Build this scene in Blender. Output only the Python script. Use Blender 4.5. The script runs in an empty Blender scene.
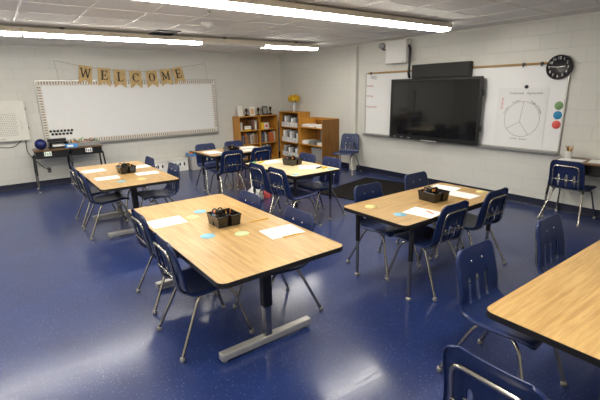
import bpy, bmesh, math, random
from mathutils import Vector, Matrix
C = bpy.context.scene.collection
PI = math.pi
R = math.radians
rng = random.Random(7)

# ------------------------------------------------------------------ materials
def _lin(c):
    return tuple(((v/255.0)/12.92 if v/255.0 <= .04045 else ((v/255.0+.055)/1.055)**2.4) for v in c)

def mat(name, rgb, rough=.5, metal=0., spec=.5, var=.06, scale=8., coat=0., bump=0., bscale=120., trans=0., alpha=1.):
    """Principled material with a slight noise variation of its own colour."""
    m = bpy.data.materials.new(name); m.use_nodes = True
    nt = m.node_tree; b = nt.nodes['Principled BSDF']
    c = _lin(rgb)
    tc = nt.nodes.new('ShaderNodeTexCoord')
    n = nt.nodes.new('ShaderNodeTexNoise'); n.inputs['Scale'].default_value = scale; n.inputs['Detail'].default_value = 4
    nt.links.new(tc.outputs['Object'], n.inputs['Vector'])
    r = nt.nodes.new('ShaderNodeValToRGB')
    r.color_ramp.elements[0].position = .3; r.color_ramp.elements[1].position = .7
    r.color_ramp.elements[0].color = tuple(max(0, v*(1-var)) for v in c)+(1,)
    r.color_ramp.elements[1].color = tuple(min(1, v*(1+var)) for v in c)+(1,)
    nt.links.new(n.outputs['Fac'], r.inputs['Fac'])
    nt.links.new(r.outputs['Color'], b.inputs['Base Color'])
    b.inputs['Roughness'].default_value = rough
    b.inputs['Metallic'].default_value = metal
    b.inputs['Specular IOR Level'].default_value = spec
    if coat: b.inputs['Coat Weight'].default_value = coat
    if trans: b.inputs['Transmission Weight'].default_value = trans
    if alpha < 1: b.inputs['Alpha'].default_value = alpha
    if bump:
        n2 = nt.nodes.new('ShaderNodeTexNoise'); n2.inputs['Scale'].default_value = bscale
        nt.links.new(tc.outputs['Object'], n2.inputs['Vector'])
        bp = nt.nodes.new('ShaderNodeBump'); bp.inputs['Strength'].default_value = bump; bp.inputs['Distance'].default_value = .01
        nt.links.new(n2.outputs['Fac'], bp.inputs['Height']); nt.links.new(bp.outputs['Normal'], b.inputs['Normal'])
    return m

def emit_mat(name, rgb, strength):
    m = bpy.data.materials.new(name); m.use_nodes = True
    b = m.node_tree.nodes['Principled BSDF']
    b.inputs['Base Color'].default_value = (.8, .8, .78, 1)
    b.inputs['Emission Color'].default_value = _lin(rgb)+(1,)
    b.inputs['Emission Strength'].default_value = strength
    return m

def wood_mat(name, light, dark, axis='y', rough=.35, fine=26.):
    m = bpy.data.materials.new(name); m.use_nodes = True
    nt = m.node_tree; b = nt.nodes['Principled BSDF']
    tc = nt.nodes.new('ShaderNodeTexCoord'); mp = nt.nodes.new('ShaderNodeMapping')
    s = [fine, fine, fine]; s['xyz'.index(axis)] = fine*.06
    mp.inputs['Scale'].default_value = s
    nt.links.new(tc.outputs['Object'], mp.inputs['Vector'])
    n = nt.nodes.new('ShaderNodeTexNoise'); n.inputs['Scale'].default_value = 1.; n.inputs['Detail'].default_value = 7
    n.inputs['Roughness'].default_value = .62; n.inputs['Distortion'].default_value = .5
    nt.links.new(mp.outputs['Vector'], n.inputs['Vector'])
    r = nt.nodes.new('ShaderNodeValToRGB')
    r.color_ramp.elements[0].position = .33; r.color_ramp.elements[0].color = _lin(dark)+(1,)
    r.color_ramp.elements[1].position = .62; r.color_ramp.elements[1].color = _lin(light)+(1,)
    nt.links.new(n.outputs['Fac'], r.inputs['Fac']); nt.links.new(r.outputs['Color'], b.inputs['Base Color'])
    b.inputs['Roughness'].default_value = rough
    return m

def wall_mat(name, rgb, along):
    """Painted concrete block: running bond joints as shallow grooves."""
    m = bpy.data.materials.new(name); m.use_nodes = True
    nt = m.node_tree; b = nt.nodes['Principled BSDF']
    tc = nt.nodes.new('ShaderNodeTexCoord'); sp = nt.nodes.new('ShaderNodeSeparateXYZ'); cb = nt.nodes.new('ShaderNodeCombineXYZ')
    nt.links.new(tc.outputs['Object'], sp.inputs['Vector'])
    nt.links.new(sp.outputs['X' if along == 'x' else 'Y'], cb.inputs['X']); nt.links.new(sp.outputs['Z'], cb.inputs['Y'])
    br = nt.nodes.new('ShaderNodeTexBrick')
    br.inputs['Scale'].default_value = 1.; br.inputs['Brick Width'].default_value = .406; br.inputs['Row Height'].default_value = .203
    br.inputs['Mortar Size'].default_value = .006; br.inputs['Mortar Smooth'].default_value = .6
    c = _lin(rgb)
    br.inputs['Color1'].default_value = c+(1,); br.inputs['Color2'].default_value = tuple(v*.975 for v in c)+(1,)
    br.inputs['Mortar'].default_value = tuple(v*.90 for v in c)+(1,)
    nt.links.new(cb.outputs['Vector'], br.inputs['Vector'])
    nt.links.new(br.outputs['Color'], b.inputs['Base Color'])
    n = nt.nodes.new('ShaderNodeTexNoise'); n.inputs['Scale'].default_value = 90.; n.inputs['Detail'].default_value = 5
    nt.links.new(tc.outputs['Object'], n.inputs['Vector'])
    b1 = nt.nodes.new('ShaderNodeBump'); b1.inputs['Strength'].default_value = .12; b1.inputs['Distance'].default_value = .004
    nt.links.new(n.outputs['Fac'], b1.inputs['Height'])
    b2 = nt.nodes.new('ShaderNodeBump'); b2.inputs['Strength'].default_value = .35; b2.inputs['Distance'].default_value = .006; b2.invert = True
    nt.links.new(br.outputs['Fac'], b2.inputs['Height']); nt.links.new(b1.outputs['Normal'], b2.inputs['Normal'])
    nt.links.new(b2.outputs['Normal'], b.inputs['Normal'])
    b.inputs['Roughness'].default_value = .42
    return m

def floor_mat():
    m = bpy.data.materials.new('blue speckled sheet vinyl'); m.use_nodes = True
    nt = m.node_tree; b = nt.nodes['Principled BSDF']
    tc = nt.nodes.new('ShaderNodeTexCoord')
    def noise(sc, det=3):
        n = nt.nodes.new('ShaderNodeTexNoise'); n.inputs['Scale'].default_value = sc; n.inputs['Detail'].default_value = det
        nt.links.new(tc.outputs['Object'], n.inputs['Vector']); return n
    base = nt.nodes.new('ShaderNodeValToRGB')
    base.color_ramp.elements[0].position = .3; base.color_ramp.elements[0].color = _lin(FLOOR_D)+(1,)
    base.color_ramp.elements[1].position = .7; base.color_ramp.elements[1].color = _lin(FLOOR_L)+(1,)
    nt.links.new(noise(2.3, 6).outputs['Fac'], base.inputs['Fac'])
    v = nt.nodes.new('ShaderNodeTexVoronoi'); v.inputs['Scale'].default_value = 70.
    nt.links.new(tc.outputs['Object'], v.inputs['Vector'])
    lt = nt.nodes.new('ShaderNodeMath'); lt.operation = 'LESS_THAN'; lt.inputs[1].default_value = .19
    nt.links.new(v.outputs['Distance'], lt.inputs[0])
    sp = nt.nodes.new('ShaderNodeSeparateColor'); nt.links.new(v.outputs['Color'], sp.inputs['Color'])
    gt = nt.nodes.new('ShaderNodeMath'); gt.operation = 'GREATER_THAN'; gt.inputs[1].default_value = .55
    nt.links.new(sp.outputs['Red'], gt.inputs[0])
    mu = nt.nodes.new('ShaderNodeMath'); mu.operation = 'MULTIPLY'
    nt.links.new(lt.outputs[0], mu.inputs[0]); nt.links.new(gt.outputs[0], mu.inputs[1])
    m2 = nt.nodes.new('ShaderNodeMath'); m2.operation = 'MULTIPLY'; m2.inputs[1].default_value = .42
    nt.links.new(mu.outputs[0], m2.inputs[0])
    mx = nt.nodes.new('ShaderNodeMix'); mx.data_type = 'RGBA'
    nt.links.new(m2.outputs[0], mx.inputs[0]); nt.links.new(base.outputs['Color'], mx.inputs[6]); mx.inputs[7].default_value = _lin((165, 170, 200))+(1,)
    nt.links.new(mx.outputs[2], b.inputs['Base Color'])
    # fine scuffs: thin streaks in two directions that dull the polish
    prev = None
    for ang, sx, sy in ((.5, 3., 90.), (-.9, 2.5, 70.)):
        mp = nt.nodes.new('ShaderNodeMapping'); mp.inputs['Rotation'].default_value = (0, 0, ang); mp.inputs['Scale'].default_value = (sx, sy, 1)
        nt.links.new(tc.outputs['Object'], mp.inputs['Vector'])
        nz = nt.nodes.new('ShaderNodeTexNoise'); nz.inputs['Scale'].default_value = 1.; nz.inputs['Detail'].default_value = 5
        nt.links.new(mp.outputs['Vector'], nz.inputs['Vector'])
        if prev is None: prev = nz.outputs['Fac']
        else:
            ad = nt.nodes.new('ShaderNodeMath'); ad.operation = 'MAXIMUM'; nt.links.new(prev, ad.inputs[0]); nt.links.new(nz.outputs['Fac'], ad.inputs[1]); prev = ad.outputs[0]
    rr = nt.nodes.new('ShaderNodeMapRange'); rr.inputs['From Min'].default_value = .45; rr.inputs['From Max'].default_value = .75
    rr.inputs['To Min'].default_value = FLOOR_R; rr.inputs['To Max'].default_value = FLOOR_R+.12
    nt.links.new(prev, rr.inputs['Value']); nt.links.new(rr.outputs['Result'], b.inputs['Coat Roughness'])
    b.inputs['Roughness'].default_value = .45; b.inputs['Coat Weight'].default_value = .75; b.inputs['Coat IOR'].default_value = 1.46
    b.inputs['Specular IOR Level'].default_value = FLOOR_S
    bp = nt.nodes.new('ShaderNodeBump'); bp.inputs['Strength'].default_value = .05; bp.inputs['Distance'].default_value = .001
    nt.links.new(prev, bp.inputs['Height']); nt.links.new(bp.outputs['Normal'], b.inputs['Normal'])
    return m

def ceiling_mat():
    m = bpy.data.materials.new('lay-in ceiling tile'); m.use_nodes = True
    nt = m.node_tree; b = nt.nodes['Principled BSDF']
    tc = nt.nodes.new('ShaderNodeTexCoord')
    br = nt.nodes.new('ShaderNodeTexBrick'); br.offset = 0.
    br.inputs['Scale'].default_value = 1.; br.inputs['Brick Width'].default_value = .61; br.inputs['Row Height'].default_value = .61
    br.inputs['Mortar Size'].default_value = .004; br.inputs['Bias'].default_value = 0.
    c = _lin(CEIL)
    br.inputs['Color1'].default_value = c+(1,); br.inputs['Color2'].default_value = tuple(v*.9 for v in c)+(1,); br.inputs['Mortar'].default_value = tuple(v*.8 for v in c)+(1,)
    mp = nt.nodes.new('ShaderNodeMapping'); mp.inputs['Location'].default_value = (5.31, 3.13, 0)
    nt.links.new(tc.outputs['Object'], mp.inputs['Vector']); nt.links.new(mp.outputs['Vector'], br.inputs['Vector'])
    n = nt.nodes.new('ShaderNodeTexNoise'); n.inputs['Scale'].default_value = 70.; n.inputs['Detail'].default_value = 6
    nt.links.new(tc.outputs['Object'], n.inputs['Vector'])
    mr = nt.nodes.new('ShaderNodeMapRange'); mr.inputs['From Min'].default_value = .35; mr.inputs['From Max'].default_value = .65
    mr.inputs['To Min'].default_value = .9; mr.inputs['To Max'].default_value = 1.06
    nt.links.new(n.outputs['Fac'], mr.inputs['Value'])
    mx = nt.nodes.new('ShaderNodeMix'); mx.data_type = 'RGBA'; mx.blend_type = 'MULTIPLY'; mx.inputs[0].default_value = 1.
    nt.links.new(br.outputs['Color'], mx.inputs[6]); nt.links.new(mr.outputs['Result'], mx.inputs[7])
    nt.links.new(mx.outputs[2], b.inputs['Base Color'])
    b.inputs['Roughness'].default_value = .85
    bp = nt.nodes.new('ShaderNodeBump'); bp.inputs['Strength'].default_value = .3; bp.inputs['Distance'].default_value = .004
    nt.links.new(n.outputs['Fac'], bp.inputs['Height']); nt.links.new(bp.outputs['Normal'], b.inputs['Normal'])
    return m

FLOOR_D = (22, 39, 88); FLOOR_L = (30, 49, 102); FLOOR_R = .15; FLOOR_S = .28
CEIL = (240, 237, 228)
LIGHT = 33.

def stripe_mat(axis, period, duty):
    m = mat('striped border '+axis, (224, 219, 210), .6); nt = m.node_tree; b = nt.nodes['Principled BSDF']
    tc = nt.nodes.new('ShaderNodeTexCoord'); sp = nt.nodes.new('ShaderNodeSeparateXYZ'); nt.links.new(tc.outputs['Object'], sp.inputs['Vector'])
    md = nt.nodes.new('ShaderNodeMath'); md.operation = 'PINGPONG'; md.inputs[1].default_value = period/2
    nt.links.new(sp.outputs[axis.upper()], md.inputs[0])
    lt = nt.nodes.new('ShaderNodeMath'); lt.operation = 'LESS_THAN'; lt.inputs[1].default_value = period*duty/2
    nt.links.new(md.outputs[0], lt.inputs[0])
    mx = nt.nodes.new('ShaderNodeMix'); mx.data_type = 'RGBA'; mx.inputs[6].default_value = _lin((224, 219, 210))+(1,); mx.inputs[7].default_value = _lin((146, 130, 116))+(1,)
    nt.links.new(lt.outputs[0], mx.inputs[0]); nt.links.new(mx.outputs[2], b.inputs['Base Color']); return m

M = dict(
    stripe_x=stripe_mat('x', .048, .42), stripe_z=stripe_mat('z', .05, .42),
    floor=floor_mat(), ceiling=ceiling_mat(),
    wall_b=wall_mat('painted block, rear wall', (212, 211, 203), 'x'),
    wall_r=wall_mat('painted block, side wall', (212, 211, 203), 'y'),
    paint=mat('off white wall paint', (212, 211, 203), .45, var=.02),
    cove=mat('navy cove base', (15, 21, 46), .45),
    tbar_l=mat('white grid bar', (226, 222, 212), .4, var=.02), 
    shell=mat('navy moulded plastic', (22, 38, 80), .33, var=.05, bump=.06, bscale=400),
    chrome=mat('worn chrome tube', (172, 167, 158), .22, 1., var=.1, scale=30),
    glide=mat('nickel glide', (165, 162, 154), .3, .6),
    rivet=mat('bright rivet', (225, 225, 220), .25, 1.),
    black_metal=mat('black painted steel', (24, 24, 28), .4),
    black_plastic=mat('black plastic', (22, 22, 24), .35),
    caddy=mat('smoky black plastic', (30, 25, 21), .25),
    band=mat('black edge band', (26, 24, 24), .4),
    top=wood_mat('oak laminate along y', (195, 161, 106), (164, 129, 77), 'y', .3, 46.),
    topx=wood_mat('oak laminate along x', (199, 164, 108), (160, 125, 75), 'x', .3, 46.),
    pale=wood_mat('pale maple laminate', (232, 212, 166), (214, 190, 142), 'y', .28),
    desk_top=wood_mat('brown desk laminate', (118, 88, 56), (86, 62, 40), 'x', .35),
    shelf=wood_mat('honey oak veneer', (204, 144, 58), (174, 118, 42), 'z', .4),
    shelf_dark=wood_mat('dark oak end panel', (140, 96, 40), (114, 76, 30), 'z', .4),
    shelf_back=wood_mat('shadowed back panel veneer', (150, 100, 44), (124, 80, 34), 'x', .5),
    board=mat('glossy marker board', (234, 234, 233), .28, var=.01),
    alu=mat('satin aluminium trim', (190, 188, 182), .35, .7),
    tray=mat('grey marker tray', (150, 150, 150), .4, .5),
    cork=mat('tan cork strip', (172, 138, 92), .8, var=.2, scale=120),
    cream=mat('cream border strip', (224, 219, 210), .6),
    brown=mat('brown border stripe', (142, 124, 108), .6),
    kraft=mat('kraft card', (202, 172, 118), .7, var=.15, scale=14),
    ink=mat('dark brown ink', (52, 44, 36), .6),
    black_ink=mat('black marker ink', (40, 40, 44), .6),
    grey_ink=mat('grey pencil line', (112, 110, 106), .6),
    pale_red=mat('thin red marker line', (190, 112, 100), .6), red_ink=mat('red marker ink', (206, 70, 66), .6),
    string=mat('jute string', (140, 128, 108), .8),
    paper=mat('white paper', (244, 244, 242), .6, var=.01, spec=.2),
    poster=mat('chart paper', (228, 228, 227), .6, var=.01, spec=.2),
    white=mat('white plastic', (226, 225, 220), .35, var=.02),
    offwhite=mat('cream enamel', (222, 220, 210), .4, var=.02),
    beige=mat('beige fixture enamel', (214, 204, 184), .4, var=.02),
    hole=mat('dark vent hole', (120, 116, 108), .7),
    lens=emit_mat('lit acrylic lens', (255, 250, 240), LIGHT),
    lens_off=mat('unlit acrylic lens', (226, 222, 212), .3),
    screen=mat('dark glass screen', (12, 12, 13), .12, coat=.5, var=.02),
    bezel=mat('black bezel', (20, 20, 21), .35),
    panel=mat('charcoal fabric grille', (38, 37, 37), .7, var=.1, scale=200),
    grey=mat('grey plastic', (140, 139, 136), .5),
    dgrey=mat('dark grey plastic', (70, 70, 72), .5),
    rug=mat('black loop rug', (30, 28, 27), .95, var=.5, scale=60, bump=.8, bscale=160, spec=.1),
    green=mat('green card', (122, 158, 106), .6), blue=mat('blue card', (40, 132, 178), .6), red=mat('red card', (216, 86, 76), .6),
    disc_b=mat('pale blue card', (128, 184, 206), .5), disc_g=mat('pale green card', (190, 204, 150), .5), disc_y=mat('pale yellow card', (218, 208, 140), .5), 
    pencil=mat('yellow pencil paint', (226, 172, 52), .4), pwood=mat('bare pencil wood', (214, 180, 128), .6), orange=mat('orange plastic', (226, 120, 44), .4),
    nblue=mat('deep blue vinyl', (18, 32, 98), .35, var=.4, scale=14), boxblue=mat('light blue card box', (70, 140, 206), .5, var=.3, scale=30),
    yellow=mat('yellow card', (238, 196, 44), .5), petal=mat('golden petals', (250, 200, 46), .6, var=.2, scale=40), leaf=mat('dull green leaf', (92, 92, 44), .6), stemb=mat('dark flower heart', (96, 60, 24), .7),
    clear=mat('clear plastic bag', (226, 228, 228), .12, var=.08, scale=40, alpha=.55), clearbin=mat('clear plastic bin', (214, 210, 206), .15, alpha=.6),
    bronze=mat('dark bronze', (74, 58, 40), .35, .6), pink=mat('coral pink card', (232, 96, 96), .5), silver=mat('silver vase glaze', (206, 206, 204), .25, .3),
    greenlabel=mat('green sticker', (120, 176, 108), .5),
)
BOOKC = [mat('book cover %d' % i, c, .45, var=.15, scale=20) for i, c in enumerate([
    (150, 108, 60), (70, 74, 92), (196, 190, 178), (120, 84, 50), (214, 178, 70), (58, 70, 104), (166, 130, 96), (110, 112, 110), (184, 96, 48), (226, 222, 210)])]
BOOKN = ['brown', 'slate blue', 'light grey', 'dark brown', 'yellow', 'navy', 'tan', 'grey', 'orange brown', 'cream']

# ------------------------------------------------------------------ mesh builder
class B:
    def __init__(s): s.v = []; s.f = []; s.sm = []; s.mi = []; s.slot = 0
    def add(s, vs, fs, smooth=False):
        o = len(s.v); s.v += [tuple(v) for v in vs]
        for f in fs: s.f.append([i+o for i in f]); s.sm.append(smooth); s.mi.append(s.slot)
        return s
    def bm(s, bm, mtx=None, smooth=False):
        if mtx is not None: bmesh.ops.transform(bm, matrix=mtx, verts=bm.verts)
        bm.verts.index_update()
        s.add([v.co[:] for v in bm.verts], [[v.index for v in f.verts] for f in bm.faces], smooth); bm.free(); return s
    def box(s, lo, hi, bev=0., mtx=None, seg=1):
        lo = Vector(lo); hi = Vector(hi); b = bmesh.new(); bmesh.ops.create_cube(b, size=1)
        bmesh.ops.scale(b, vec=hi-lo, verts=b.verts); bmesh.ops.translate(b, vec=(lo+hi)/2, verts=b.verts)
        if bev: bmesh.ops.bevel(b, geom=b.edges[:], offset=bev, segments=seg, affect='EDGES', profile=.5)
        return s.bm(b, mtx)
    def cbox(s, c, size, bev=0., mtx=None, seg=1):
        c = Vector(c); h = Vector(size)/2; return s.box(c-h, c+h, bev, mtx, seg)
    def lathe(s, prof, n=16, mtx=None, smooth=True):
        vs = []; fs = []
        for (r, z) in prof:
            for k in range(n):
                a = 2*PI*k/n; vs.append(Vector((r*math.cos(a), r*math.sin(a), z)))
        for i in range(len(prof)-1):
            for k in range(n): fs.append([i*n+k, i*n+(k+1) % n, (i+1)*n+(k+1) % n, (i+1)*n+k])
        if prof[0][0] > 1e-6: fs.append(list(range(n))[::-1])
        if prof[-1][0] > 1e-6: fs.append([(len(prof)-1)*n+k for k in range(n)])
        if mtx is not None: vs = [mtx @ v for v in vs]
        return s.add(vs, fs, smooth)
    def tube(s, pts, r, n=8, cap=True):
        pts = [Vector(p) for p in pts]; rings = []
        t0 = (pts[1]-pts[0]).normalized(); up = Vector((0, 0, 1)) if abs(t0.z) < .9 else Vector((1, 0, 0))
        nrm = (up-t0*up.dot(t0)).normalized()
        vs = []; fs = []
        for i, p in enumerate(pts):
            a = (pts[i]-pts[i-1]).normalized() if i else (pts[1]-pts[0]).normalized()
            b = (pts[i+1]-pts[i]).normalized() if i < len(pts)-1 else a
            t = (a+b).normalized(); nrm = (nrm-t*nrm.dot(t)).normalized(); bn = t.cross(nrm)
            rr = r[i] if isinstance(r, (list, tuple)) else r
            for k in range(n):
                an = 2*PI*k/n; vs.append(p+(nrm*math.cos(an)+bn*math.sin(an))*rr)
        for i in range(len(pts)-1):
            for k in range(n): fs.append([i*n+k, i*n+(k+1) % n, (i+1)*n+(k+1) % n, (i+1)*n+k])
        s.add(vs, fs, True)
        if cap: s.add([vs[k] for k in range(n)], [list(range(n))[::-1]]); s.add(vs[-n:], [list(range(n))])
        return s
    def prism(s, poly, z0, z1, mtx=None, smooth_side=False):
        n = len(poly); vs = [Vector((x, y, z0)) for x, y in poly]+[Vector((x, y, z1)) for x, y in poly]
        if mtx is not None: vs = [mtx @ v for v in vs]
        s.add(vs, [list(range(n))[::-1], [n+k for k in range(n)]])
        o = [[k, (k+1) % n, n+(k+1) % n, n+k] for k in range(n)]
        return s.add(vs, o, smooth_side)
    def ring(s, r0, r1, z0, z1, n=48, mtx=None, a0=0., a1=2*PI):
        full = abs(a1-a0-2*PI) < 1e-6; m = n if full else n+1; vs = []; fs = []
        for k in range(m):
            a = a0+(a1-a0)*k/n; c, sn = math.cos(a), math.sin(a)
            vs += [Vector((r0*c, r0*sn, z0)), Vector((r1*c, r1*sn, z0)), Vector((r1*c, r1*sn, z1)), Vector((r0*c, r0*sn, z1))]
        for k in range(n):
            a = k*4; b = ((k+1) % m)*4
            for j in range(4): fs.append([a+j, a+(j+1) % 4, b+(j+1) % 4, b+j])
        if mtx is not None: vs = [mtx @ v for v in vs]
        return s.add(vs, fs)
    def text(s, txt, size, mtx, ext=.0008, align='CENTER', space=1.):
        cu = bpy.data.curves.new('t', 'FONT'); cu.body = txt; cu.size = size; cu.extrude = ext; cu.align_x = align; cu.align_y = 'CENTER'; cu.space_character = space
        cu.resolution_u = 3
        o = bpy.data.objects.new('t', cu); C.objects.link(o); dg = bpy.context.evaluated_depsgraph_get()
        me = bpy.data.meshes.new_from_object(o.evaluated_get(dg)); me.transform(mtx)
        s.add([v.co[:] for v in me.vertices], [list(p.vertices) for p in me.polygons])
        bpy.data.objects.remove(o); bpy.data.curves.remove(cu); bpy.data.meshes.remove(me); return s
    def mesh(s, name, mats, shift=None):
        me = bpy.data.meshes.new(name)
        vs = s.v if shift is None else [(v[0]-shift[0], v[1]-shift[1], v[2]-shift[2]) for v in s.v]
        me.from_pydata(vs, [], s.f); me.polygons.foreach_set('use_smooth', s.sm); me.polygons.foreach_set('material_index', s.mi)
        for m in (mats if isinstance(mats, (list, tuple)) else [mats]): me.materials.append(m)
        b = bmesh.new(); b.from_mesh(me); bmesh.ops.recalc_face_normals(b, faces=b.faces); b.to_mesh(me); b.free()
        me.update(); return me

def fillet(pts, r, n=4):
    pts = [Vector(p) for p in pts]; out = [pts[0]]
    for i in range(1, len(pts)-1):
        a, p, b = pts[i-1], pts[i], pts[i+1]
        d = min(r, (a-p).length*.48, (b-p).length*.48)
        p0 = p+(a-p).normalized()*d; p1 = p+(b-p).normalized()*d
        for k in range(n+1):
            t = k/n; out.append(p0*(1-t)**2+p*2*t*(1-t)+p1*t*t)
    out.append(pts[-1]); return out

def rrect(w, h, r, n=5, cx=0., cy=0.):
    out = []
    for (sx, sy, a0) in ((1, 1, 0), (-1, 1, 90), (-1, -1, 180), (1, -1, 270)):
        for k in range(n+1):
            a = R(a0+90*k/n); out.append((cx+sx*(w/2-r)+r*math.cos(a), cy+sy*(h/2-r)+r*math.sin(a)))
    return out

# ------------------------------------------------------------------ scene objects
def part(name, b, m, parent, label=None):
    o = bpy.data.objects.new(name, b if isinstance(b, bpy.types.Mesh) else b.mesh(name, m)); C.objects.link(o); o.parent = parent
    if label: o['label'] = label
    return o
def thing(name, label, cat, loc=(0, 0, 0), rz=0., group=None):
    o = bpy.data.objects.new(name, None); o.empty_display_size = .1; C.objects.link(o); o.location = loc; o.rotation_euler = (0, 0, rz)
    o['label'] = label; o['category'] = cat
    if group: o['group'] = group
    return o
def solo(name, b, m, label, cat, group=None):
    """one thing that is one mesh, built in world coordinates; origin moved to the middle of its underside"""
    lo = [min(v[i] for v in b.v) for i in range(3)]; hi = [max(v[i] for v in b.v) for i in range(3)]
    p = ((lo[0]+hi[0])/2, (lo[1]+hi[1])/2, lo[2])
    o = bpy.data.objects.new(name, b.mesh(name, m, p)); C.objects.link(o); o.location = p
    o['label'] = label; o['category'] = cat
    if group: o['group'] = group
    return o
def struct(name, b, m, parent=None, label=None):
    o = bpy.data.objects.new(name, b.mesh(name, m)); C.objects.link(o)
    if parent: o.parent = parent
    else: o['kind'] = 'structure'
    if label: o['label'] = label
    return o
def dup(root, loc, rz, label, group=None):
    r = root.copy(); C.objects.link(r); r.location = loc; r.rotation_euler = (0, 0, rz); r['label'] = label
    if group: r['group'] = group
    for ch in list(root.children):
        c = ch.copy(); C.objects.link(c); c.parent = r
        for g in list(ch.children):
            d = g.copy(); C.objects.link(d); d.parent = c
    return r
def T(x, y, z): return Matrix.Translation((x, y, z))
def RZ(a): return Matrix.Rotation(a, 4, 'Z')
def backwall(x, y, z):   # text/flat shapes facing -y
    return Matrix(((1, 0, 0, x), (0, 0, -1, y), (0, 1, 0, z), (0, 0, 0, 1)))
def sidewall(x, y, z):   # facing -x ; shape x runs along -y
    return Matrix(((0, 0, -1, x), (-1, 0, 0, y), (0, 1, 0, z), (0, 0, 0, 1)))

# ------------------------------------------------------------------ room shell
H = 2.632; XL = -8.2; YF = -11.2
struct('floor', B().box((XL-.2, YF-.2, -.1), (.2, .2, 0)), M['floor'])
ceil = struct('ceiling', B().box((XL-.2, YF-.2, H), (.2, .2, H+.1)), M['ceiling'])
struct('wall_back', B().box((XL-.2, 0, 0), (.2, .2, H)), M['wall_b'])
struct('wall_right', B().box((0, YF-.2, 0), (.2, 0, H)), M['wall_r'])
struct('wall_left', B().box((XL-.2, YF-.2, 0), (XL, 0, H)), M['wall_r'])
struct('wall_front', B().box((XL, YF-.2, 0), (0, YF, H)), M['wall_b'])
def cove(axis):
    b = B(); prof = [(0, 0), (.022, 0), (.011, .012), (.008, .04), (.008, .115), (0, .12)]
    if axis == 'back': vs = [(x, -d, z) for x in (XL, 0) for d, z in prof]
    else: vs = [(-d, y, z) for y in (YF, 0) for d, z in prof]
    n = len(prof); b.add(vs, [[k, (k+1) % n, n+(k+1) % n, n+k] for k in range(n)]); return b
struct('baseboard_back', cove('back'), M['cove']); struct('baseboard_right', cove('side'), M['cove'])
g = B()
k = -13
for i in range(-6, 14):
    x = -5.31+.61*i
    if XL < x < 0: g.box((x-.012, YF, H-.004), (x+.012, 0, H))
for i in range(-16, 8):
    y = -3.13+.61*i
    if YF < y < 0: g.box((XL, y-.012, H-.0035), (0, y+.012, H))
struct('ceiling_grid', g, M['tbar_l'], ceil)
b = B()
b.box((XL, -.02, H-.03), (0, 0, H)); b.box((-.02, YF, H-.03), (0, -.02, H)); struct('trim_1', b, M['paint'])
b = B(); b.box((-.07, -2.915, 0), (0, -2.75, H-.03), .004); struct('trim_2', b, M['paint'])

# ------------------------------------------------------------------ ceiling fixtures
def light_fixture(loc, label, lit=(1, 1)):
    t = thing('ceiling_light', label, 'ceiling light', loc, 0, 'fluorescent ceiling lights'); L = 2.43
    b = B(); poly = [(-.125, .045), (-.11, .095), (.11, .095), (.125, .045), (.125, .035), (-.125, .035)]
    mx = Matrix(((0, 0, 1, 0), (1, 0, 0, 0), (0, 1, 0, 0), (0, 0, 0, 1)))
    b.prism(poly, -L/2, L/2, mx); part('housing', b, M['beige'], t)
    for i, on in enumerate(lit):
        x0 = -L/2+.012+i*(L/2-.006); x1 = x0+L/2-.018
        pr = [(-.102, .036), (-.096, .014), (-.078, .002), (0, 0), (.078, .002), (.096, .014), (.102, .036)]
        part('diffuser', B().prism(pr, x0, x1, mx), M['lens'] if on else M['lens_off'], t, None if on else 'unlit diffuser')
    for x in (-.75, .75):
        h = B(); h.tube([(x, 0, .09), (x, 0, H-loc[2])], .009); h.lathe([(.035, H-loc[2]-.012), (.035, H-loc[2])], 12, T(x, 0, 0)); part('hanger', h, M['dgrey'], t)
    return t
ZL = 2.515
ZL2 = 2.50
light_fixture((-2.18, -5.62, ZL), 'lit ceiling light ending nearest above the television')
light_fixture((-4.62, -5.62, ZL), 'lit middle light of the nearer ceiling row')
light_fixture((-7.05, -5.62, ZL), 'lit light of the nearer row, over the open floor')
light_fixture((-2.18, -2.68, ZL2), 'half-lit ceiling light ending near the bookcase corner', (0, 1))
light_fixture((-4.61, -2.68, ZL2), 'fully lit light of the rear row, above the vent')
light_fixture((-7.05, -2.68, ZL2), 'rear row light whose joint shows above the marker board edge')

light_fixture((-4.62, -8.55, ZL), 'lit ceiling light above the lowest table, out of the picture'); light_fixture((-7.05, -8.55, ZL), 'lit ceiling light behind the viewer, out of the picture')
v = thing('ceiling_vent', 'dark louvred air vent set flush in the ceiling tiles', 'vent', (-4.02, -2.86, H-.004))
fr = B(); fr.box((-.17, -.24, -.014), (.17, -.21, 0)); fr.box((-.17, .21, -.014), (.17, .24, 0)); fr.box((-.17, -.21, -.014), (-.145, .21, 0)); fr.box((.145, -.21, -.014), (.17, .21, 0)); part('frame', fr, M['dgrey'], v)
part('backing', B().box((-.15, -.215, -.004), (.15, .215, 0)), M['black_metal'], v)
lv = B()
for i in range(11): lv.box((-.147, -.2+.04*i-.008, -.012), (.147, -.2+.04*i+.008, -.007), 0, T(0, 0, 0))
part('louvres', lv, M['black_metal'], v)
t = thing('smoke_detector', 'round white smoke detector on the ceiling', 'smoke detector', (-3.84, -4.0, H-.06))
part('base', B().lathe([(.07, .045), (.078, .05), (.078, .06)], 24), M['white'], t); part('sensor_head', B().lathe([(.0, 0), (.03, .0), (.036, .012), (.058, .02), (.066, .045)], 24), M['white'], t)
t = thing('sprinkler_head', 'small metal sprinkler head hanging from the ceiling tile', 'sprinkler', (-4.2, -4.85, H-.055))
part('pipe', B().lathe([(.012, .02), (.012, .05), (.035, .05), (.035, .055)], 12), M['alu'], t); part('deflector', B().lathe([(.0, 0), (.02, 0), (.02, .004), (.008, .008), (.006, .02)], 12), M['alu'], t)

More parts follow.
